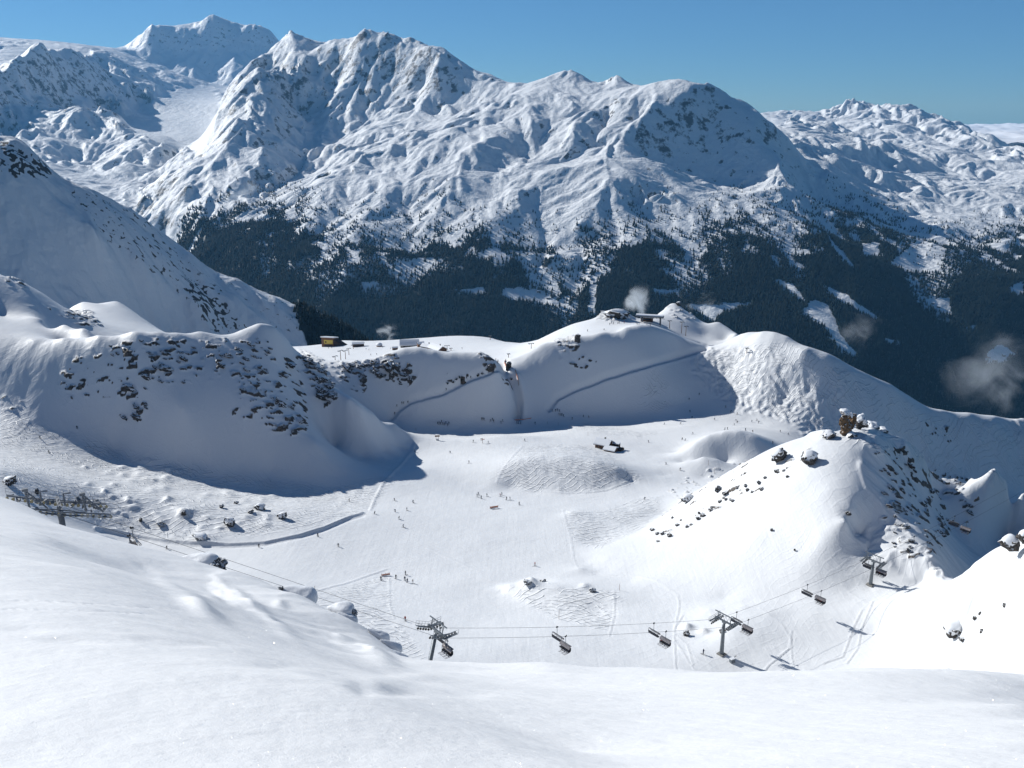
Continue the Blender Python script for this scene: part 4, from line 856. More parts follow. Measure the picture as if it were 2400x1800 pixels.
# clusters: (where, group, [(u, v, pose, colour)]) listed left to right
s_, g_ = 'stand', 'glide'
CL = [
 ('of six skiers standing about the orange barrier low on the piste', [(893,1361,s_,'black'),(928,1357,s_,'black'),(951,1348,s_,'black'),(949,1361,s_,'navy'),(955,1366,s_,'grey'),(968,1368,s_,'brown')]),
 ('of nine small skiers gathered above the white marked hump', [(1118,1165,s_,'black'),(1121,1161,s_,'navy'),(1128,1169,s_,'black'),(1141,1164,s_,'black'),(1172,1164,s_,'red'),(1176,1161,s_,'grey'),(1187,1172,s_,'black'),(1195,1172,s_,'navy'),(1217,1184,s_,'grey')]),
 ('of the skiers down the left side of the piste', [(878,1205,g_,'black'),(925,1174,g_,'black'),(926,1200,g_,'navy'),(935,1217,g_,'black'),(945,1236,g_,'navy'),(954,1197,s_,'black'),(968,1179,g_,'grey')]),
 ('of the skiers below the long snow bank', [(391,1287,g_,'black'),(607,1283,g_,'black'),(745,1258,g_,'black'),(793,1281,g_,'black'),(819,1176,s_,'black')]),
 ('of the skiers around the brown signs', [(971,1059,s_,'grey'),(1055,1062,g_,'black'),(1099,1086,s_,'black'),(1109,1037,s_,'black'),(1144,1039,g_,'grey'),(1230,1034,s_,'black')]),
 ('of the close group at the foot of the shaded ridge', [(1026,994,s_,'black'),(1029,993,s_,'navy'),(1032,995,s_,'black'),(1035,990,s_,'black'),(1038,995,s_,'brown'),(1042,996,s_,'black'),(1045,993,s_,'black'),(1049,998,s_,'navy'),(1052,994,s_,'black')]),
 ('of the row along the shadow edge under the gully', [(1129,984,s_,'black'),(1132,984,s_,'black'),(1135,985,s_,'navy'),(1149,988,s_,'grey'),(1154,985,s_,'black'),(1157,989,s_,'brown'),(1174,992,s_,'black'),(1178,988,s_,'black'),(1211,993,s_,'black'),(1215,993,s_,'grey'),(1220,994,s_,'black'),(1254,994,s_,'black')]),
 ('of the knot where the right-hand road meets the piste', [(1294,964,s_,'grey'),(1302,964,s_,'black'),(1306,963,s_,'black'),(1311,965,s_,'navy'),(1310,973,s_,'black'),(1314,974,s_,'brown'),(1317,974,s_,'black'),(1321,976,s_,'black'),(1341,983,s_,'black'),(1367,977,g_,'black'),(1380,979,g_,'black')]),
 ('of the skiers on the wide piste right of the lodge', [(1557,995,g_,'grey'),(1595,994,g_,'black'),(1617,966,g_,'black'),(1622,980,g_,'black'),(1624,1018,g_,'black'),(1675,984,g_,'grey'),(1699,1008,s_,'black'),(1705,1007,s_,'black'),(1721,997,g_,'grey'),(1725,987,g_,'black'),(1728,991,g_,'brown')]),
 ('of the skiers on the upper right piste under the mogul field', [(1615,937,g_,'grey'),(1639,925,g_,'black'),(1700,955,g_,'black'),(1713,966,g_,'black'),(1728,971,g_,'black'),(1747,1010,s_,'black'),(1764,1013,g_,'brown'),(1762,989,g_,'grey'),(1774,986,g_,'black'),(1778,991,g_,'black'),(1829,1013,g_,'black'),(1847,1019,g_,'grey')]),
 ('of the three skiers just left of the rounded mound', [(1520,1037,g_,'grey'),(1599,1031,g_,'black'),(1606,1033,g_,'grey'),(1811,1040,g_,'black')]),
 ('of the skiers on the lower right piste', [(1511,1171,g_,'black'),(1561,1089,g_,'black'),(1594,1102,g_,'black')]),
 ('of the tiny skiers on the left road across the shaded face', [(925,971,g_,'black'),(930,953,g_,'black'),(942,946,g_,'black'),(946,946,g_,'black'),(956,944,g_,'black'),(1046,914,g_,'black'),(1094,888,g_,'black'),(1103,886,g_,'black'),(1122,880,g_,'navy')]),
 ('of the walkers on the lit saddle above the gully', [(1162,845,s_,'red'),(1167,848,s_,'black'),(1166,852,s_,'brown'),(1145,873,s_,'black'),(1157,872,s_,'brown')]),
 ('of the line beside the dark knoll by the ridge terminal', [(1429,762,s_,'black'),(1433,758,s_,'black'),(1438,760,s_,'brown'),(1448,759,s_,'black'),(1451,758,s_,'black'),(1463,758,s_,'red'),(1493,761,s_,'black'),(1498,761,s_,'black'),(1516,761,s_,'grey'),(1524,764,s_,'black'),(1416,774,g_,'black'),(1377,777,g_,'black')]),
 ('of the tiny people on the sunlit plateau', [(770,817,s_,'black'),(777,816,s_,'brown'),(858,819,s_,'black'),(865,821,s_,'black'),(896,814,s_,'red'),(869,833,s_,'black'),(883,832,s_,'black'),(915,818,s_,'black'),(925,818,s_,'black'),(848,812,s_,'black'),(1083,818,s_,'black')]),
 ('of the two climbers above the left bowl', [(94,1028,g_,'black'),(115,1062,g_,'black'),(181,1005,g_,'black')]),
]
for where, lst in CL:
    lst = sorted(lst)
    for i, (u, v, kd, jk) in enumerate(lst):
        far_ = v < 1000
        skier(u, v, kd, jk, ORD[i]+' '+where.replace('of ', 'from left of ', 1), 'skiers and walkers on the snow', gear=True)
skier(1648, 1534, s_, 'navy', 'person standing by the tracks left of the middle pylon', 'skiers and walkers on the snow')
skier(950, 1456, s_, 'red', 'person in red just above the rope left of the nearest pylon', 'skiers and walkers on the snow')
skier(1254, 1327, s_, 'red', 'lone person in red below the big piste bend', 'skiers and walkers on the snow')

# ================================================================ CHAIRS ON THE ROPE
def x_for(u, side):
    lo, hi = S0.x-60, P3.x+80
    for _ in range(50):
        m_ = (lo+hi)/2; p = rope_pt(m_, side); uu, _v = pix(p.x, p.y, p.z)
        if uu < u: lo = m_
        else: hi = m_
    return lo
open_c, shut_c = make_chair(None, False), make_chair(None, True); index(open_c); index(shut_c); used = {id(open_c): 0, id(shut_c): 0}
CH = [(302, 1, 'rime-covered empty chair nearest the left tower, on the near rope', 0), (309, -1, 'rime-covered empty chair nearest the left tower, on the far rope', 0),
 (1049, 1, 'loaded chair with a raised bubble passing under the nearest pylon', 4), (1033, -1, 'empty chair with closed bubble behind the nearest pylon', 0),
 (1326, 1, 'loaded chair alone midway between the nearest and middle pylon', 3), (1306, -1, 'empty bubble chair above the loaded one midway between nearest and middle pylon', 0),
 (1561, 1, 'loaded chair just left of the middle pylon', 4), (1533, -1, 'empty silver bubble chair just left of the middle pylon', 0),
 (1754, 1, 'loaded chair just right of the middle pylon', 4), (1727, -1, 'empty silver bubble chair touching the head of the middle pylon', 0),
 (1925, 1, 'loaded chair hanging halfway between middle and farthest pylon', 3), (1893, -1, 'empty bubble chair halfway between middle and farthest pylon', 0),
 (2068, 1, 'loaded chair at the head of the farthest pylon', 4), (2037, -1, 'empty bubble chair at the head of the farthest pylon', 0),
 (2174, 1, 'loaded chair beyond the farthest pylon before the shaded slope', 4), (2143, -1, 'empty bubble chair beyond the farthest pylon before the shaded slope', 0),
 (2266, 1, 'loaded chair half hidden by the right-hand snow slope', 3), (2238, -1, 'rightmost empty bubble chair before the shaded slope', 0)]
for (u, side, lab, nr) in CH:
    src = open_c if side == 1 else shut_c
    if used[id(src)]: o = copy_tree(src)
    else: o = src; used[id(src)] = 1
    x_ = x_for(u, side); p = rope_pt(x_, side); o.location = p; rz = ang+YAW if side == 1 else ang+YAW+math.pi; o.rotation_euler = (0, 0, rz)
    tag(o, lab, 'chairlift chair', 'chairs hanging from the lift ropes')
    o.scale = (.92,)*3; R_ = Matrix.Rotation(rz, 3, 'Z')*.92
    for k, y_ in enumerate([-1.2, -.4, .45, 1.2][:nr]):
        q = bpy.data.objects.new('person', PM['sit', JN[(k*2+int(u)) % 5]]); C.objects.link(q); q.location = p+R_ @ Vector((-.12, y_, -3.22)); q.rotation_euler = (0, 0, rz+math.pi/2)
        c = bpy.data.objects.new('skis', SKI); C.objects.link(c); c.parent = q; c.location = (0, .52, -.50)
        tag(q, ORD[k]+' rider on the '+lab.replace('loaded chair ', 'chair ').replace('with a raised bubble ', ''), 'person', 'riders on the chairs')

# ================================================================ BUILDINGS AND SIGNS
def gable(name, w, d, h, rise, wall, loc, rz, label, cap=.5, over=.6, windows=(), cat='building', group=None, chimney=True):
    o = empty(name, loc, rz); MB().prism([(-d/2, -2.5), (d/2, -2.5), (d/2, h), (0, h+rise), (-d/2, h)], -w/2, w/2).build('wall', wall, o)
    mb = MB(); mb.prism([(-d/2-over, h-over*rise/(d/2)), (0, h+rise), (d/2+over, h-over*rise/(d/2)), (d/2+over, h+.12-over*rise/(d/2)), (0, h+rise+.14), (-d/2-over, h+.12-over*rise/(d/2))], -w/2-over, w/2+over); rf = mb.build('roof', M_wood2, o)
    mb = MB(); mb.prism([(-d/2-over+.1, h+.14-over*rise/(d/2)), (0, h+rise+.16), (d/2+over-.1, h+.14-over*rise/(d/2)), (d/2+over*.8, h+cap-over*rise/(d/2)), (d/4, h+rise/2+cap*1.25), (0, h+rise+cap), (-d/4, h+rise/2+cap*1.25), (-d/2-over*.8, h+cap-over*rise/(d/2))], -w/2-over+.1, w/2+over-.1); mb.build('snow_cover', M_cap, o)
    if chimney: MB().box((w*.2, d*.12, h+rise+.5), (.7, .7, 1.8)).build('chimney', M_stone, rf)
    for (x_, z_, ww, wh) in windows:
        f = MB().box((x_, -d/2-.04, z_), (ww+.2, .08, wh+.2)).build('window', M_wood2, o); MB().box((x_, -d/2-.09, z_), (ww, .04, wh)).build('pane', M_glass, f)
    tag(o, label, cat, group); return o
def gp(u, v, ymin=190): return ground(u, v, ymin)
# slope-side lodge in the middle
p = gp(1425, 1052); o = empty('mountain_lodge', p, math.radians(-28)); o.scale = (.82,)*3
MB().prism([(-4, -3), (4, -3), (4, 3.6), (0, 5.6), (-4, 3.6)], -7.5, 1.5).build('wall', M_wood, o); MB().box((-3, -4.05, .2), (9.1, .12, 2.0)).build('stone_base', M_stone, o)
rf = MB().prism([(-5, 3.3), (0, 5.8), (5, 3.3), (5, 3.5), (0, 6.0), (-5, 3.5)], -8.5, 2.3).build('roof', M_wood2, o); MB().prism([(-4.9, 3.5), (0, 6.0), (4.9, 3.5), (4.6, 4.1), (0, 6.6), (-4.6, 4.1)], -8.4, 2.2).build('snow_cover', M_cap, o)
MB().box((-2.5, 1, 6.5), (.9, .9, 1.6)).build('chimney', M_stone, rf)
MB().prism([(-7.5, -3), (-1, -3), (-1, 2.2), (-4.2, 3.4), (-7.5, 2.2)], 0, 7).build('side_wing', M_wood, o); MB().prism([(-8.2, 2.2), (-4.2, 3.7), (-.4, 2.3), (-.6, 2.9), (-4.2, 4.2), (-8.0, 2.7)], -.6, 7.6).build('wing_snow', M_cap, o)
MB().box((6, 1.5, .4), (7, 6, 1.2)).build('terrace', M_wood2, o); 
mb = MB()
for x_ in np.arange(2.6, 9.6, 1.1): mb.tube([(x_, -1.5, 1), (x_, -1.5, 2)], .04, 4)
mb.tube([(2.6, -1.5, 2), (9.5, -1.5, 2)], .05, 4); mb.build('railing', M_wood, o)
for x_ in (-6, -4, -2): f = MB().box((x_, -4.06, 2.3), (1.2, .1, 1.1)).build('window', M_wood2, o); MB().box((x_, -4.13, 2.3), (1, .05, .9)).build('pane', M_glass, f)
MB().box((4.2, 3.8, 2.0), (4.5, 3, 2.6)).build('shed', M_wood2, o); MB().box((4.2, 3.8, 3.55), (5, 3.5, .5)).build('shed_snow', M_cap, o, bevel=.15)
tag(o, 'brown timber lodge with snow-covered roofs and a dark terrace on the piste', 'lodge')
# brown shed-roofed station with a yellow banner
p = gp(773, 811, 700); o = empty('lift_station', p, math.radians(-12)); o.scale = (.86,)*3
MB().prism([(-6, -3), (7, -3), (7, 8.5), (-6, 11.5)], -7.5, 7.5).build('wall', M_wood, o)
MB().prism([(-6, -3), (7, -3), (7, 8.4), (-4, 9)], 7.5, 8.5).build('corner', M_wood2, o)
mb = MB(); a = [(7.5, -6, -3), (24, -4, -3), (24, 6, -3), (7.5, 7, -3), (7.5, -5.5, 9.5), (24, -3.5, -.5), (24, 5.5, -.5), (7.5, 6.5, 8.4)]; vs = [mb.bm.verts.new(q) for q in a]
for f in ((0,3,2,1),(4,5,6,7),(0,1,5,4),(1,2,6,5),(2,3,7,6),(3,0,4,7)): mb.bm.faces.new([vs[k] for k in f])
mb.build('sloping_wing', M_wood2, o)
MB().prism([(-7, 11.9), (8, 8.6), (8, 9.7), (-7, 13.2)], -8.2, 8.2).build('roof_snow', M_cap, o)
MB().box((1.2, -6.1, 6.6), (11, .2, 4.6)).build('banner', M_yellow, o); MB().box((-2.2, -6.25, 6.4), (2.2, .1, 1.8)).build('emblem', M_wood2, o)
MB().box((1, -6.1, 1.2), (10, .25, 3.4)).build('gate', M_dark, o); tag(o, 'brown shed-roofed lift station with a yellow banner on the sunlit plateau', 'lift station')
# low snow-roofed hall, round hut, two chalets, hut by the lift
gable('snowy_hall', 17, 9, 2.6, 3.6, M_stone, gp(960, 812, 700), .1, 'long low hall buried under a thick white roof on the plateau', .9, .8, [(-5, 1.4, 1.5, 1), (0, 1.4, 1.5, 1), (5, 1.4, 1.5, 1)], chimney=False)
p = gp(889, 812, 700); o = empty('round_hut', p); MB().tube([(0, 0, -1), (0, 0, 1.6)], 2.8, 16).build('wall', M_wood, o)
mb = MB(); mb.tube([(0, 0, 1.5), (0, 0, 2.4), (0, 0, 3.4), (0, 0, 3.9)], [3.3, 3.1, 1.9, .4], 16); mb.build('snow_dome', M_cap, o, True); tag(o, 'small round hut capped by a snow dome on the plateau', 'hut')
gable('chalet', 15, 9, 3.2, 2.6, M_wood, gp(1025, 824, 650), math.radians(-50), 'large brown chalet with a long white roof at the plateau edge', .6, .8, [(-3, 2, 1.4, 1.2), (0, 2, 1.4, 1.2), (3, 2, 1.4, 1.2)])
gable('chalet', 9, 7, 3.2, 2.0, M_wood2, gp(1001, 819, 650), math.radians(-35), 'darker smaller chalet left of the large brown one', .35, .6, [(-2, 2, 1.2, 1), (2, 2, 1.2, 1)])
gable('hut', 6, 5, 3.0, 1.4, M_wood, gp(986, 812, 700), .3, 'tiny brown hut left of the two chalets', .4, .4, [(0, 1.5, 1, .8)], 'hut', chimney=False)
gable('hut', 11, 5, 3.2, 1.2, M_wood2, gp(840, 812, 700), .1, 'dark low lift hut right of the brown station', .6, .5, [(-3, 1.6, 1.2, 1), (1, 1.6, 1.2, 1)], 'hut', chimney=False)
gable('hut', 5, 3, 2.2, .8, M_wood, gp(926, 820, 700), .2, 'small sunlit kiosk on the open plateau', .3, .3, [(0, 1.2, 1, .8)], 'hut', chimney=False)
# upper chairlift terminal
p = gp(1527, 757, 560); o = empty('lift_terminal', p, math.radians(-14)); px_ = p.y/2078*1.05
mb = MB(); mb.prism([(-2.5, 4.6), (2.5, 4.4), (2.5, 5.5), (0, 6.1), (-2.5, 5.7)], -12, 9); mb.build('canopy', M_steel, o, bevel=.15)
MB().prism([(-2.3, 5.75), (2.3, 5.6), (2.0, 6.3), (0, 6.7), (-2, 6.3)], -11.6, 8.6).build('snow_cover', M_cap, o)
for x_, nm in ((-7, 'post'), (6.5, 'post')): MB().box((x_, 0, 1.5), (1.2, 1.0, 6.2)).build(nm, M_steel, o)
MB().box((-4, 5, 1.4), (9, 4, 3.2)).build('cabin', M_wood, o, bevel=.05); MB().box((-4, 5, 3.3), (10, 5, .7)).build('cabin_snow', M_cap, o, bevel=.2); MB().box((-4, 2.95, 1.8), (6, .1, 1.2)).build('pane', M_glass, o)
mb = MB()
for x_ in np.arange(-12, 10, 2.2): mb.tube([(x_, -2.7, 4.2), (x_+1, -2.9, 5)], .10, 4)
mb.tube([(-12.5, -2.7, 4.2), (10, -2.7, 4.2)], .14, 5); mb.build('guide_rail', M_dark, o)
tag(o, 'grey canopied chairlift terminal on the ridge between two rocky knolls', 'lift station')
MB_ = None
def t_pylon(u, v, hpx, label, ymin=500, wide=3.0, rz=0.3, group='small lift pylons on the ridge and plateau'):
    p = gp(u, v, ymin); h = hpx*p.length/2078/.97; o = empty('lift_pylon', p, rz)
    MB().tube([(0, 0, -1), (0, 0, h)], .28, 8, .2).build('mast', M_pole, o, True); mb = MB(); mb.box((0, 0, h), (wide, .35, .35)); mb.build('crossarm', M_steel, o)
    for s in (-1, 1): MB().box((s*wide/2, 0, h-.15), (.35, 2.2, .4)).build('sheave_assembly', M_dark, o)
    tag(o, label, 'lift pylon', group)
t_pylon(1569, 770, 18, 'small dark lift pylon directly right of the ridge terminal', wide=2.2)
t_pylon(1597, 781, 26, 'tall thin lift pylon, middle one right of the ridge terminal', wide=2.4); t_pylon(1607, 787, 22, 'thin lift pylon lowest on the slope right of the terminal', wide=2.4)
t_pylon(1048, 821, 11, 'T-shaped lift pylon right of the large chalet', 650, 4); t_pylon(1245, 817, 12, 'T-shaped lift pylon on the snow swell above the gully', 500, 3.4); t_pylon(1057, 822, 6, 'short lift pylon beside the T-shaped one near the chalet', 650, 2)
t_pylon(1149, 797, 10, 'lift pylon on the crest of the plateau skyline', 650, 2.5)
for i, (u, v, h) in enumerate([(828, 818, 10), (818, 832, 15), (810, 842, 20), (799, 846, 24), (786, 849, 14)]):
    t_pylon(u, v, h, ORD[4-i]+' from the left in the row of plateau drag-lift pylons', 600, 3.6, .9)
t_pylon(1192, 838, 9, 'short lift pylon beside the rock at the notch', 500, 1.6)
t_pylon(1750, 828, 12, 'small dark lift pylon at the top edge of the mogul field', 500, 1.6)
def sign(u, v, kind, label):
    p = gp(u, v); o = empty('piste_sign', p, .15)
    if kind == 'board':
        for x_ in (-.7, .7): MB().tube([(x_, 0, -.5), (x_, 0, 2.6)], .08, 6).build('post', M_pole, o)
        MB().box((0, -.08, 2.5), (2.6, .08, .8)).build('board', M_wood, o); MB().box((0, 0, .5), (1.6, .5, 1)).build('plinth', M_white, o, bevel=.04)
    else:
        MB().tube([(0, 0, -.5), (0, 0, 3.0)], .10, 6).build('post', M_pole, o)
        for k, (x_, z_) in enumerate([(-.5, 2.7), (.55, 2.35), (-.45, 2.0)]): MB().box((x_, -.1, z_), (1.3, .07, .32)).build('arrow_board', [M_wood, M_red, M_wood][k], o)
    tag(o, label, 'sign')
sign(1025, 1032, 'board', 'brown board sign on two posts in the middle of the upper piste'); sign(1131, 1039, 'arrows', 'signpost with several arrow boards on the upper piste')
def banner(u, v, w, label, mat, rz, h=1.2):
    p = gp(u, v); o = empty('safety_barrier', p, rz)
    for x_ in (-w/2, 0, w/2): MB().tube([(x_, 0, -.5), (x_, 0, h+.3)], .05, 5).build('post', M_pole, o)
    MB().box((0, -.06, h*.72), (w, .03, h*.5)).build('band', mat, o); MB().box((0, -.06, h*.28), (w, .03, h*.36)).build('lower_band', M_white, o)
    tag(o, label, 'barrier', 'orange and white barriers on the piste')
banner(1158, 1192, 3.6, 'orange and white barrier on the white hump by the nine skiers', M_orange, .35); banner(904, 1350, 2.8, 'orange barrier at the corner of the tracked snow by the six skiers', M_orange, .3, .9)
o = None
def net(pts, h, label):
    P = [gp(u, v) for u, v in pts]; o = empty('safety_net', P[0]); O = P[0]
    mb = MB()
    for a, b in zip(P[:-1], P[1:]):
        a, b = a-O, b-O; f = [mb.bm.verts.new(q) for q in (a, b, b+Vector((0, 0, h)), a+Vector((0, 0, h)))]; mb.bm.faces.new(f); n_ = (b-a).cross(Vector((0, 0, 1))).normalized()*.05
        g = [mb.bm.verts.new(q+n_) for q in (a, b, b+Vector((0, 0, h)), a+Vector((0, 0, h)))]; mb.bm.faces.new(g[::-1])
    mb.build('mesh_panel', M_orange, o)
    for a in P: MB().tube([a-O+Vector((0, 0, -.3)), a-O+Vector((0, 0, h+.3))], .05, 5).build('post', M_pole, o)
    tag(o, label, 'net', 'orange safety nets at the gully')
net([(1208, 868), (1211, 880), (1214, 892), (1216, 904)], 1.2, 'orange net down the right rim of the gully'); net([(1186, 862), (1182, 852), (1186, 846)], 1.6, 'short orange net at the top of the gully')
net([(1206, 985), (1225, 984), (1245, 981)], .5, 'low orange net on the flat below the gully')
for i, (u, v, h) in enumerate([(1283, 994, 2.0), (1308, 998, 2.2), (1334, 1005, 2.2), (1378, 1021, 2.4), (1459, 1056, 2.4), (1461, 1058, 2.0), (1674, 1110, 3.2), (739, 1394, 3.0), (1660, 1090, 2.6), (1310, 1452, 3.0), (1452, 1384, 2.4), (975, 1010, 2.0)]):
    p = gp(u, v); w = ['right of the gully row', 'below the road junction', 'at the left tip of the rough strip', 'left of the timber lodge', 'right of the timber lodge', 'beside the lodge terrace', 'under the small white cone', 'by the rightmost snow-capped boulder tracks', 'on the small white cone', 'above the ropes between two pylons', 'at the top corner of the tracked patch', 'by the cone of ploughed snow'][i]
    tag(MB().tube([p+Vector((0, 0, -.4)), p+Vector((0, 0, h))], .06, 5).build('piste_marker', M_pole), 'thin dark piste marker pole '+w, 'marker pole', 'piste marker poles')
p = gp(1716, 1552); o = empty('snow_gun_hydrant', p, .5); MB().box((0, 0, .5), (1.3, .9, 1.0)).build('cabinet', M_steel, o, bevel=.05); MB().tube([(.5, 0, .9), (.9, 0, 1.5), (1.3, 0, 1.4)], .09, 6).build('pipe', M_dark, o); MB().box((0, 0, 1.1), (1.4, 1, .22)).build('snow_cap', M_cap, o, bevel=.06)
tag(o, 'small snow-topped steel cabinet in the shadow of the middle pylon', 'cabinet')
# ================================================================ BOULDERS
def by_place(objs, what, where):
    """labels such as: third dark outcrop from the left in the upper middle of ..."""
    P = [pix(*o.location) for o in objs]; xs = sorted(p[0] for p in P); n = len(objs); K = max(1, round(n/12)); cols = {1: [''], 2: ['left', 'right'], 3: ['left', 'middle', 'right'], 4: ['far left', 'centre left', 'centre right', 'far right']}
    K = min(4, K); order = sorted(range(n), key=lambda i: P[i][0])
    for c in range(K):
        sub = order[c*n//K:(c+1)*n//K]; ys = sorted(P[i][1] for i in sub); mid = ys[len(ys)//2]
        for row, cond in (('upper ', lambda y: y < mid), ('lower ', lambda y: y >= mid)):
            q = [i for i in sub if cond(P[i][1])]
            for r_, i in enumerate(q): objs[i]['label'] = (ORD+['last'])[min(r_, 15)]+' '+what+' from the left, '+(row+cols[K][c]).strip()+' of '+where
def rock_me(name, mat, seed, sub=3, facets=12, rough=.16, dims=(1, 1, 1), cube=.6):
    bm = bmesh.new(); bmesh.ops.create_icosphere(bm, subdivisions=sub, radius=1); r = np.random.default_rng(seed)
    pl_ = [(Vector(r.normal(size=3)).normalized(), r.uniform(.62, .95)) for _ in range(facets)]; tw = Matrix.Rotation(r.uniform(0, 1.5), 3, 'Z') @ Matrix.Rotation(r.uniform(-.35, .35), 3, 'X')
    from mathutils import noise as mn
    for v in bm.verts:
        p = tw @ v.co; m_ = max(abs(p.x), abs(p.y), abs(p.z)); p = tw.transposed() @ (p*(1-cube)+p/m_*.86*cube)
        for nn_, d in pl_:
            t = p.dot(nn_)
            if t > d: p -= nn_*(t-d)
        n_ = mn.fractal(v.co*2.2+Vector((seed, 0, 0)), .8, 2.1, 5); st = math.floor((p.z+n_*.3)*4)/4-p.z; p += v.co*n_*rough; p.x *= 1+.16*math.sin(st*9); p.y *= 1+.12*math.cos(st*11)
        v.co = Vector((p.x*dims[0], p.y*dims[1], p.z*dims[2]))
    m = bpy.data.meshes.new(name); bm.to_mesh(m); bm.free(); m.materials.append(mat)
    return m
def roll_me(seed, w, d, h):
    """a long pillow of wind-packed snow, rising from the slope on the left and cut off at the right"""
    bm = bmesh.new(); bmesh.ops.create_icosphere(bm, subdivisions=4, radius=1)
    from mathutils import noise as mn
    for v in bm.verts:
        p = v.co.copy(); n_ = mn.fractal(p*1.1+Vector((seed, 3, 0)), 1, 2, 3); x_ = p.x; pr = (.35+.75*min(1, max(0, (x_+1)/1.5)))*(1 if x_ < .8 else 1)
        xx = x_ if x_ < .7 else .7+(x_-.7)*.6
        v.co = Vector((xx*w*1.15, p.y*d*(pr+.1*n_), p.z*h*(pr+.16*n_)))
    m = bpy.data.meshes.new('snow_cap'); bm.to_mesh(m); bm.free(); m.materials.append(M_cap); m.polygons.foreach_set('use_smooth', [True]*len(m.polygons)); return m
def roll(u, v, wpx, hpx, Y, tilt, nose, label, seed):
    """boulder under a snow pillow; nose = size of its bare rock end, as a share of the height"""
    p = at(u, v, Y); s = p.length/2078; w, h = wpx*s/2, hpx*s/2; o = empty('boulder', p, 0); T = math.radians(tilt)
    c = bpy.data.objects.new('snow_cap', roll_me(seed, w, h*1.3, h)); C.objects.link(c); c.parent = o; c.rotation_euler = (0, T, 0)
    for k, (fx, fz, fs) in enumerate(nose):
        r = bpy.data.objects.new('rock', rock_me('rock', M_rock, seed*7+k, 4, 14, .25, (h*fs*.8, h*fs*.9, h*fs))); C.objects.link(r); r.parent = o
        r.location = (math.cos(T)*fx*w+math.sin(T)*fz*h, (-h*.35 if abs(fx) > .9 else -h*1.05), -math.sin(T)*fx*w+math.cos(T)*fz*h)
    return tag(o, label, 'boulder', 'snow-capped boulders along the near snow edge')
def cap_me(rock, thick, seed):
    """snow draped over the upper side of this rock"""
    bm = bmesh.new(); bm.from_mesh(rock); from_z = max(v.co.z for v in bm.verts); lo = min(v.co.z for v in bm.verts); H_ = from_z-lo; xm = max(abs(v.co.x) for v in bm.verts)
    from mathutils import noise as mn
    bmesh.ops.smooth_vert(bm, verts=bm.verts, factor=.5, use_axis_x=True, use_axis_y=True, use_axis_z=True); bm.normal_update()
    for v in bm.verts:
        c = v.co; t = min(1, max(0, ((c.z-lo)/H_-.30+.12*mn.noise(c/xm*2.5+Vector((seed, 0, 0)))+.12*c.x*-1/xm)/.22)); t = t*t*(3-2*t)
        k = .90+.12*t+.0; v.co = Vector((c.x*k, c.y*k, c.z*(1 if t > 0 else .9)+thick*t*(.75+.3*mn.noise(c/xm*1.3))))
    for _ in range(2): bmesh.ops.smooth_vert(bm, verts=[v for v in bm.verts], factor=.5, use_axis_x=True, use_axis_y=True, use_axis_z=True)
    m = bpy.data.meshes.new('snow_cap'); bm.to_mesh(m); bm.free(); m.materials.clear(); m.materials.append(M_cap); m.polygons.foreach_set('use_smooth', [True]*len(m.polygons)); return m
def boulder(u, v, wpx, hpx, label, seed, sheet=None, Y=None, cap=.4, tilt=0, mat=None, rz=0, depth=.8, ymin=190, sink=.5, group='snow-capped boulders', capoff=(0, 0), facets=9, caps=1.0):
    """wpx, hpx: width and height in photo pixels; (u, v) is the middle of its foot"""
    p = at(u, v, Y) if Y else (sheet or B).hit(u, v, ymin)
    if p is None: return
    s = p.length/2078; w, h = wpx*s/2, hpx*s/2*1.25
    o = empty('boulder', p, rz); R_ = Matrix.Rotation(math.radians(tilt), 4, 'Y')
    r = bpy.data.objects.new('rock', rock_me('rock', mat or M_rock, seed, 3, facets, .2, (w, w*depth, h))); C.objects.link(r); r.parent = o; r.location = (0, 0, h*(1-sink)); r.rotation_euler = (0, math.radians(tilt), 0)
    if cap and wpx >= 24:
        c = bpy.data.objects.new('snow_cap', cap_me(r.data, h*cap*.45, seed)); C.objects.link(c); c.parent = o
        c.location = r.location; c.rotation_euler = r.rotation_euler
    tag(o, label, 'boulder', group); return o
# on the edge of the near slope
roll(228, 1264, 96, 24, 98, 20, [(1.0, -.2, .6)], 'long low snow-buried boulder below the rime-caked tower', 1)
roll(468, 1318, 84, 44, 80, 10, [(1.04, -.05, .95), (1.0, -.6, .75), (.92, -.85, .5)], 'snow-capped boulder with a ragged dark rock end, nearest the left chair', 2)
roll(700, 1396, 84, 50, 70, 22, [(-.98, .1, .35), (1.0, -.3, .3)], 'fat white-pillowed boulder, third along the edge from the left', 3)
roll(800, 1430, 56, 42, 63, 14, [(1.02, .0, .55), (.95, .3, .4)], 'pillowed boulder with a small dark nose pointing right', 4)
roll(815, 1450, 48, 24, 62, 32, [(1.0, -.1, .3)], 'low snow lump beneath the dark-nosed boulder', 14)
roll(888, 1490, 54, 26, 59, 36, [(-.35, -.5, .55), (.15, -.55, .5), (.7, -.5, .75)], 'boulder with three bare dark patches under its snow lid', 5)
roll(918, 1514, 52, 22, 57.5, 32, [], 'snow-buried lump just above the rightmost snow roll', 6)
roll(915, 1540, 110, 34, 56, 28, [], 'rightmost blue-shaded snow roll on the near edge', 7)
roll(1522, 1602, 74, 30, 51, 0, [], 'smooth white snow dome alone on the near edge', 8)
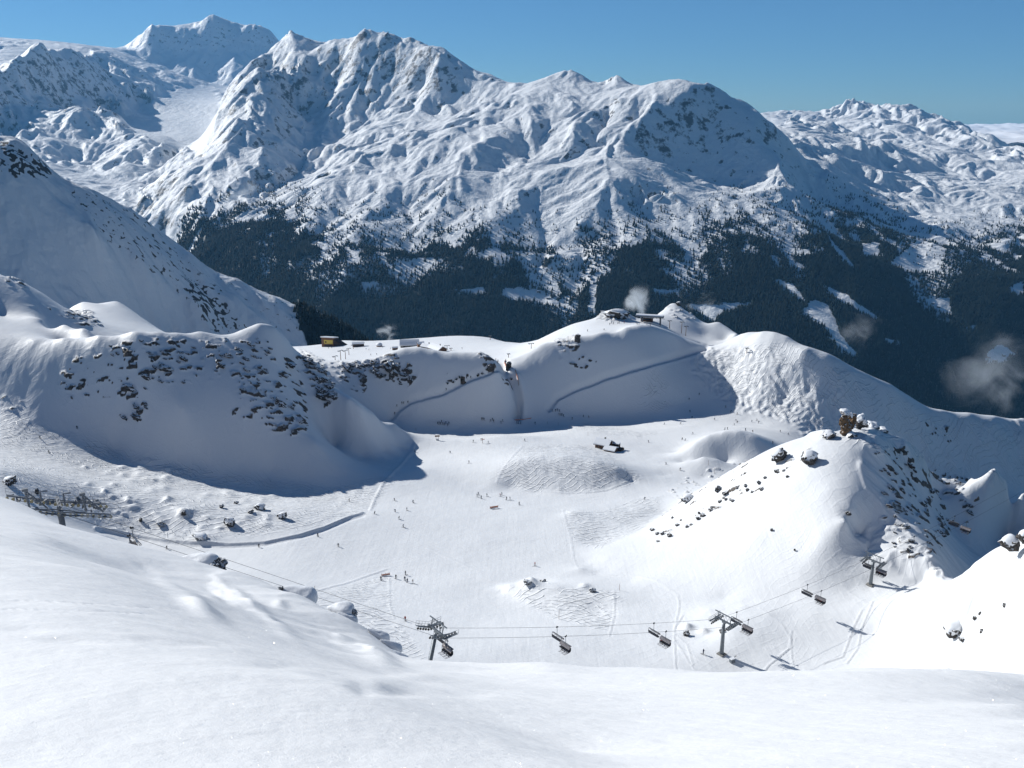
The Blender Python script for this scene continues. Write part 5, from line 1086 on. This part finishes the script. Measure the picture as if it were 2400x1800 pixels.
# around the basin
boulder(2207, 1600, 46, 26, 'brown rock poking out above the near edge at lower right', 21, cap=.3, tilt=-15, mat=M_ochre, capoff=(.5, 0), sink=.2, ymin=130)
boulder(2232, 1590, 26, 14, 'white-topped slab leaning beside the brown rock', 22, cap=.7, tilt=-10, ymin=130)
boulder(2092, 1598, 14, 12, 'small purplish stone left of the brown rock', 23, cap=.2, ymin=130)
boulder(2236, 1484, 40, 32, 'half-buried pale outcrop on the right-hand slope', 24, cap=.7, tilt=-35, ymin=130, capoff=(.1, .1))
boulder(2256, 1500, 18, 8, 'thin dark stone just under the pale outcrop', 25, cap=.4, ymin=130)
for i, (u, v) in enumerate([(2284, 1452), (2297, 1440), (2354, 1422), (2300, 1482)]): boulder(u, v, 8, 9, ORD[i]+' of the four tiny dark stones high on the right-hand slope', 30+i, cap=.3, ymin=120)
boulder(2368, 1287, 40, 26, 'dark overhanging rock on the rim at the right edge', 26, Y=170, cap=.9, tilt=-8, sink=.2, capoff=(.1, 0))
boulder(2400, 1270, 30, 24, 'snow-laden rock cut by the right edge of the picture', 27, Y=168, cap=.9, sink=.3)
boulder(1826, 1080, 42, 26, 'long dark leaning slab on the crest of the right-hand hill', 41, cap=.3, tilt=-32, depth=.5, sink=.1, capoff=(-.1, .1)); boulder(1896, 1087, 36, 28, 'dark triangular rock with a snowy face on the right-hand hill', 42, cap=.55, tilt=14, depth=.7, sink=.15, capoff=(.15, -.3))
boulder(1610, 1176, 32, 18, 'snow-topped dark boulder at the foot of the hill crest', 43, cap=.5, tilt=-8); boulder(1682, 1150, 18, 14, 'dark stone pair below the leaning slab', 44, cap=.4); boulder(1700, 1158, 16, 9, 'flat stone right of the dark stone pair', 45, cap=.4, tilt=-15)
r3 = np.random.default_rng(8); LST = []
for i in range(34):
    t = i/34; u = 1850-t*330+r3.uniform(-14, 14); v = 1075+t*165+r3.uniform(8, 44); w = r3.uniform(5, 13)
    q = boulder(u, v, w, w*r3.uniform(.5, .9), 'small dark stone strewn along the left flank of the right-hand hill', 60+i, cap=.45, tilt=r3.uniform(-30, 10), group='small stones on the hill flank'); LST += [q] if q else []
by_place(LST, 'small stone', 'the strewn hill flank')
def crag(name, blocks, mat, label):
    """a crag of stacked angular blocks: (u, v of centre, width, height px, snow)"""
    p = at(1985, 1022, 289); o = empty('crag', p)
    for k, (u, v, w, h, sn, Y) in enumerate(blocks):
        q = at(u, v, Y); s = q.length/2078; r = bpy.data.objects.new('rock', rock_me('rock', mat, 300+k+len(label), 4, 18, .15, (w*s/2, w*s*.42, h*s/2*1.1), .92)); C.objects.link(r); r.parent = o; r.location = q-p; r.rotation_euler = (.1*k, .12*(-1)**k, .4*k)
        if sn: c = bpy.data.objects.new('snow_cap', cap_me(r.data, h*s*.3*sn, k)); C.objects.link(c); c.parent = o; c.location = r.location; c.rotation_euler = r.rotation_euler
    return tag(o, label, 'crag', 'crags on top of the right-hand hill')
crag('c', [(1984, 1006, 30, 46, 0, 288), (1977, 985, 24, 30, 0, 288), (1996, 990, 20, 40, 0, 289), (1982, 967, 30, 12, .7, 288), (1992, 976, 14, 14, .8, 287)], M_ochre, 'ochre rock pinnacle with overhanging snow slab on top of the right-hand hill')
crag('c', [(2016, 988, 24, 34, .5, 294), (2027, 990, 15, 24, .2, 293)], M_rock, 'rounded snow-covered tower beside the ochre pinnacle')
crag('c', [(2046, 1002, 34, 22, .8, 300), (2068, 1012, 28, 18, .6, 302)], M_rock, 'broad snowy shoulder right of the two pinnacles')
boulder(1942, 1026, 30, 18, 'snowy crouching rock at the left foot of the pinnacle', 85, Y=287, cap=.6); boulder(1992, 1030, 30, 20, 'dark broken rock at the foot of the pinnacle', 86, Y=286, cap=.3)
for i, (u, v, w, h, lab) in enumerate([(610, 1194, 32, 14, 'largest snow-topped boulder in the left bowl'), (662, 1214, 24, 13, 'dark slanting boulder at the right of the bowl group'), (540, 1230, 30, 16, 'rounded dark boulder low in the left bowl'), (520, 1190, 12, 8, 'small stone above the rounded boulder in the bowl'), (555, 1181, 12, 7, 'small capped stone left of the largest bowl boulder'),
   (588, 1202, 16, 8, 'pointed stone under the largest bowl boulder'), (378, 1230, 22, 8, 'flat dark stone left of the bowl group'), (330, 1222, 9, 8, 'tiny stone at the left end of the bowl group'), (470, 1262, 36, 10, 'half-buried flat boulder just above the snow bank'), (432, 1208, 12, 12, 'snow-hidden stone in the hummocks left of the bowl group'),
   (1236, 1368, 20, 9, 'capped rock on the hump above the ropes'), (1272, 1364, 16, 7, 'smaller capped rock right of the one on the hump'), (1388, 1386, 18, 8, 'broken rock at the top corner of the tracked hump'), (1692, 1482, 12, 9, 'tiny rock above the base of the middle pylon'), (1608, 1490, 17, 13, 'blue-shadowed snow lump right of the white ridge line'),
   (22, 1134, 30, 14, 'dark rock slab at the left edge above the tower'), (88, 1158, 9, 14, 'small dark upright stone above the tower'), (1988, 1208, 12, 10, 'dark lip of rock on the arris of the hill'), (1808, 1244, 6, 6, 'single speck of stone on the smooth hill flank'), (1862, 1291, 5, 6, 'lone speck of stone low on the hill flank'),
   (1192, 866, 14, 20, 'red-brown rock tooth in the notch'), (1150, 868, 22, 18, 'dark shrubby rock left of the notch'), (1352, 800, 16, 18, 'dark rock head on the middle crest'), (1514, 734, 36, 16, 'dark rounded rock behind the ridge terminal'), (1444, 744, 70, 20, 'broad dark rock face of the knoll left of the terminal'), (1590, 716, 16, 9, 'dark rock on top of the right knoll')]):
    far_ = v < 900
    boulder(u, v, w, h, lab, 100+i, cap=.45 if not far_ else .25, tilt=(-1)**i*10, ymin=190 if not far_ else 440, depth=.6 if far_ else .8, sink=.25 if not far_ else .35, group='snow-capped boulders')
# outcrops set in the shaded rock face, each a rock of its own
r4 = np.random.default_rng(21); RKM = [rock_me('outcrop', M_rock, 200+k, 3, 10, .3, (1, .7, .7)) for k in range(7)]
FACES = [([(255,800),(420,790),(540,800),(620,800),(690,860),(720,940),(725,1000),(650,1010),(600,930),(520,880),(430,900),(330,900),(260,850)], 44, 'dark outcrop in the shaded rock face on the left'),
 ([(300,900),(345,900),(345,975),(290,985)], 10, 'dark outcrop in the lower patch of the shaded rock face'), ([(705,820),(750,850),(785,930),(795,960),(765,955),(722,880)], 26, 'black outcrop on the steep nose of the left ridge'),
 ([(775,856),(870,848),(925,838),(975,880),(950,905),(870,880)], 34, 'dark outcrop on the middle shaded ridge'),
 ([(2060,1060),(2130,1065),(2180,1115),(2280,1120),(2300,1160),(2300,1200),(2250,1220),(2170,1310),(2100,1290),(2070,1200)], 46, 'rock outcrop in the shaded flank of the right-hand hill')]
for poly, cnt, lab in FACES:
    us = [q[0] for q in poly]; vs_ = [q[1] for q in poly]; k = 0; LST = []
    while k < cnt:
        u, v = r4.uniform(min(us), max(us)), r4.uniform(min(vs_), max(vs_))
        if not inpoly(np.array([u]), np.array([v]), poly)[0]: continue
        p = B.hit(u, v, 190)
        if p is None: continue
        k += 1; o = bpy.data.objects.new('outcrop', RKM[k % 7]); C.objects.link(o); s = r4.lognormal(-.0, .45)*p.length/2078*5.5
        o.location = p; o.scale = (s*1.25, s, s*.8); o.rotation_euler = (r4.uniform(-.3, .3), r4.uniform(.2, .7), r4.uniform(-.5, .5)); tag(o, lab, 'rock', lab.replace('outcrop', 'outcrops')); LST.append(o)
    by_place(LST, 'outcrop', lab[lab.index('the '):])
# dwarf shrubs on the middle face
LST = []
for i, (u, v) in enumerate([(1120, 882), (1130, 877), (1142, 868), (1148, 862), (1062, 897), (1070, 890), (1078, 886), (1082, 892), (1049, 900), (1198, 890)]):
    p = ground(u, v, 400); mb = MB(); 
    for k in range(26):
        a_ = r4.uniform(0, 6.28); e_ = r4.uniform(.2, 1.4); L_ = r4.uniform(.8, 2.0); q = Vector((math.cos(a_)*math.cos(e_), math.sin(a_)*math.cos(e_), math.sin(e_)))*L_; mb.tube([(0, 0, -.2), q*.6, q], .16, 4, .03)
    o = mb.build('dwarf_shrub', M_bush); o.location = p; tag(o, 'dark twiggy shrub beside the left road on the shaded middle face', 'shrub', 'dwarf shrubs by the left road'); LST.append(o)
by_place(LST, 'dark twiggy shrub', 'the cluster by the left road')

# ================================================================ WOODS
def cone_mesh(name, P, Hh, Rr, mat, n=5):
    """many conifers as tapering tiers: two stacked cones each"""
    K = len(P); a = np.linspace(0, 2*np.pi, n, endpoint=False)
    rot = rng.uniform(0, 6.28, K)[:, None]; ring = np.stack([np.cos(a[None]+rot), np.sin(a[None]+rot), np.zeros((K, n))], -1)
    jag = rng.uniform(.65, 1.15, (K, n, 1))
    lo = P[:, None]+ring*jag*Rr[:, None, None]+np.array([0, 0, 1.])*Hh[:, None, None]*.06; top = P+np.stack([rng.normal(0, .3, K), rng.normal(0, .3, K), Hh], -1)
    V = np.concatenate([lo, top[:, None]], 1).reshape(-1, 3).astype(np.float32)
    base = (np.arange(K)*(n+1))[:, None]; i = np.arange(n)
    F = np.stack([base+i, base+(i+1) % n, np.broadcast_to(base+n, (K, n))], -1).reshape(-1, 3)
    me = bpy.data.meshes.new(name); me.vertices.add(len(V)); me.vertices.foreach_set('co', V.ravel()); me.loops.add(F.size); me.loops.foreach_set('vertex_index', F.ravel().astype(np.int32))
    me.polygons.add(len(F)); me.polygons.foreach_set('loop_start', np.arange(0, F.size, 3, dtype=np.int32)); me.polygons.foreach_set('loop_total', np.full(len(F), 3, np.int32)); me.update(); me.materials.append(mat)
    o = bpy.data.objects.new(name, me); C.objects.link(o); return o
M_fir = simple('spruce', (.011, .016, .013), .9, 0, .03, .6, 0, .1)
def scatter(sheet, dens, cnt, hlo, hhi, extra=0):
    w = dens*sheet.Y**2; w = w.ravel(); w = w/w.sum(); idx = rng.choice(len(w), cnt, p=w); i, j = np.divmod(idx, sheet.z.shape[1]); i = np.minimum(i, sheet.z.shape[0]-2); j = np.minimum(j, sheet.z.shape[1]-2)
    fi, fj = rng.random(cnt), rng.random(cnt)
    def lerp(A_): return (A_[i, j]*(1-fj)+A_[i, j+1]*fj)*(1-fi)+(A_[i+1, j]*(1-fj)+A_[i+1, j+1]*fj)*fi
    P = np.stack([lerp(sheet.X), lerp(sheet.Y), lerp(sheet.z)], -1); P[:, 2] -= 1.5
    H1 = rng.uniform(hlo, hhi, cnt); return P, H1
wd = np.clip(den, 0, 1)**1.3*(uD < 2480)*(uD > -60)*(vD > 400)
P, H1 = scatter(D, wd, 95000, 14, 27)
# single trees that thin out above the wood
edge = np.clip(sm(-120, -10, vD-line+50*nz)-sm(-10, 60, vD-line+50*nz), 0, 1)*(D.Y < 5900)*(uD > 600)*(1-.85*mead)*sm(-.1, .5, fbm(D.X/90, D.Y/90, 3, 600)+.1)
P2_, H2_ = scatter(D, edge, 5500, 10, 20)
rim = np.clip(blur(mead, 5)*(1-mead), 0, 1)*(den > -1); P3_, H3_ = scatter(D, rim, 2600, 14, 26)
P = np.concatenate([P, P2_, P3_]); H1 = np.concatenate([H1, H2_, H3_])
H1 = H1*rng.uniform(.75, 1.15, len(H1)); o = cone_mesh('forest', P, H1, H1*.24, M_fir); o['kind'] = 'stuff'; o['label'] = 'dark conifer forest covering the far valley side with snowy clearings'
P, H1 = scatter(Lh, denL, 1500, 9, 17); o = cone_mesh('hillside_wood', P[180:], H1[180:], H1[180:]*.25, M_fir); o['kind'] = 'stuff'; o['label'] = 'dark wood at the foot of the shaded left hillside'
mb = MB(); zz = [.10, .25, .42, .6, .78, 1]; TR = MB().tube([(0, 0, -.1), (0, 0, .95)], .03, 6, .008).me('trunk', M_bush)
for k in range(5): mb.tube([(0, 0, zz[k]), (0, 0, zz[k]+.22)], .26-.045*k, 9, .01)
CR = mb.me('crown', M_fir)
for k in range(180):
    o = empty('conifer_tree', Vector(P[k]), random.uniform(0, 6)); o.scale = (H1[k],)*3
    for nm, me_ in (('trunk', TR), ('crown', CR)): c = bpy.data.objects.new(nm, me_); C.objects.link(c); c.parent = o
    tag(o, 'dark conifer in the wood at the foot of the shaded left hillside', 'tree', 'conifers at the foot of the shaded hillside')

# farmsteads on the clearings
for i, (u, v) in enumerate([(1387, 655), (1393, 664), (1381, 648), (2318, 838), (2330, 846), (2352, 834), (1253, 672), (1262, 684), (1285, 700), (2186, 712), (2200, 720), (1068, 792)]):
    p = D.hit(u, v, 3000)
    if p is None: continue
    w = ['in the steep clearing by the long gully', 'in the clearing at far right', 'in the widest middle clearing', 'in the clearing above the right valley'][0 if i < 3 else 1 if i < 6 else 2 if i < 9 else 3]
    gable('farmhouse', 14, 11, 5, 4, M_wood2, p, r4.uniform(-.6, .6), ORD[i % 3]+' tiny dark farmhouse from the left '+w, .5, 1, [(-3, 2.5, 1.5, 1.5), (3, 2.5, 1.5, 1.5)], 'farmhouse', 'farmhouses in forest clearings', False)

# ================================================================ CLOUDS
def cloud_mat(name, dens, sc, seed):
    m = bpy.data.materials.new(name); m.use_nodes = True; n = m.node_tree; n.nodes.clear(); om = n.nodes.new('ShaderNodeOutputMaterial'); vp = n.nodes.new('ShaderNodeVolumePrincipled'); n.links.new(vp.outputs[0], om.inputs['Volume'])
    t = n.nodes.new('ShaderNodeTexCoord'); ln = n.nodes.new('ShaderNodeVectorMath'); ln.operation = 'LENGTH'; n.links.new(t.outputs['Object'], ln.inputs[0])
    mp = n.nodes.new('ShaderNodeMapping'); mp.inputs['Location'].default_value = (seed, seed*2, 0); n.links.new(t.outputs['Object'], mp.inputs[0])
    nz_ = noise(n, sc, 8, .68, mp.outputs[0], dist=.6); fall = ramp(n, ln.outputs['Value'], .05, .98, 1, 0)
    d = math_(n, 'MULTIPLY', ramp(n, math_(n, 'ADD', nz_, math_(n, 'MULTIPLY', math_(n, 'SUBTRACT', fall, 1), .30)), .44, .70), math_(n, 'MULTIPLY', fall, dens))
    n.links.new(d, vp.inputs['Density']); vp.inputs['Color'].default_value = (.93, .97, 1, 1); vp.inputs['Anisotropy'].default_value = .3
    return m
CLD = [(590, 455, 80, 34, 5000, .007, 'white wisp of cloud over the left edge of the forest', 1.0), (900, 782, 44, 30, 2300, .010, 'small wisp of mist behind the plateau', 1.1), (1495, 700, 50, 62, 1500, .014, 'rising wisp of mist behind the ridge terminal', 1.2), (1640, 700, 60, 36, 2300, .006, 'faint mist over the clearing right of the terminal', 1.3),
  (2305, 880, 140, 118, 2400, .0085, 'large grey mist bank in the valley at right', 1.5), (1260, 480, 120, 40, 5200, .0022, 'thin veil of cloud over the lit slope in the middle', 2), (2010, 780, 60, 60, 2600, .004, 'faint mist left of the large mist bank', 2.2)]
for i, (u, v, ru, rv, Y, dn, lab, sd_) in enumerate(CLD):
    p = at(u, v, Y); s = p.length/2078; bm = bmesh.new(); bmesh.ops.create_icosphere(bm, subdivisions=3, radius=1); me = bpy.data.meshes.new('mist'); bm.to_mesh(me); bm.free(); me.materials.append(cloud_mat('mist', dn*2078/p.length*7.5/(ru/60), 1.7, sd_*7))
    o = bpy.data.objects.new('mist', me); C.objects.link(o); o.location = p; o.scale = (ru*s*1.7, ru*s*1.1, rv*s*1.75); tag(o, lab, 'cloud', 'wisps of mist in the valley')
# sea of cloud beyond the far ridge
cx, cy = np.meshgrid(np.linspace(5200, 16400, 160), np.linspace(11500, 23400, 110)); cz = -470+150*fbm(cx/1500, cy/2200, 5, 700)+60*fbm(cx/350, cy/500, 4, 710, .5, True)
me = bpy.data.meshes.new('cloud_sea'); I = np.arange(cx.size).reshape(cx.shape); Fq = np.stack([I[:-1, :-1], I[:-1, 1:], I[1:, 1:], I[1:, :-1]], -1).reshape(-1, 4)
me.from_pydata(np.stack([cx, cy, cz], -1).reshape(-1, 3).tolist(), [], Fq.tolist()); me.polygons.foreach_set('use_smooth', [True]*len(me.polygons)); me.materials.append(simple('cloud_top', (.8, .8, .82), 1, 0, .001, .02, 0, 0)); o = bpy.data.objects.new('cloud_sea', me); C.objects.link(o); o['kind'] = 'stuff'; o['label'] = 'sea of pale cloud beyond the far right ridge'
HAZE = 1.7e-5
# ================================================================ AIR
def box(name, lo, hi):
    me = bpy.data.meshes.new(name); x0, y0, z0 = lo; x1, y1, z1 = hi
    v = [(x, y, z) for z in (z0, z1) for y in (y0, y1) for x in (x0, x1)]
    me.from_pydata(v, [], [(0,2,3,1),(4,5,7,6),(0,1,5,4),(2,6,7,3),(0,4,6,2),(1,3,7,5)]); o = bpy.data.objects.new(name, me); C.objects.link(o); return o
hz = box('haze', (-16500, -60, -1700), (16500, 23500, 2350)); hz['kind'] = 'stuff'; hz['label'] = 'thin blue air between the camera and the far mountains'; 
m = bpy.data.materials.new('air'); m.use_nodes = True; n = m.node_tree; n.nodes.clear()
vp = n.nodes.new('ShaderNodeVolumePrincipled'); om = n.nodes.new('ShaderNodeOutputMaterial'); n.links.new(vp.outputs[0], om.inputs['Volume'])
vp.inputs['Color'].default_value = (.22, .58, 1, 1); vp.inputs['Density'].default_value = HAZE; vp.inputs['Anisotropy'].default_value = .1
hz.data.materials.append(m)
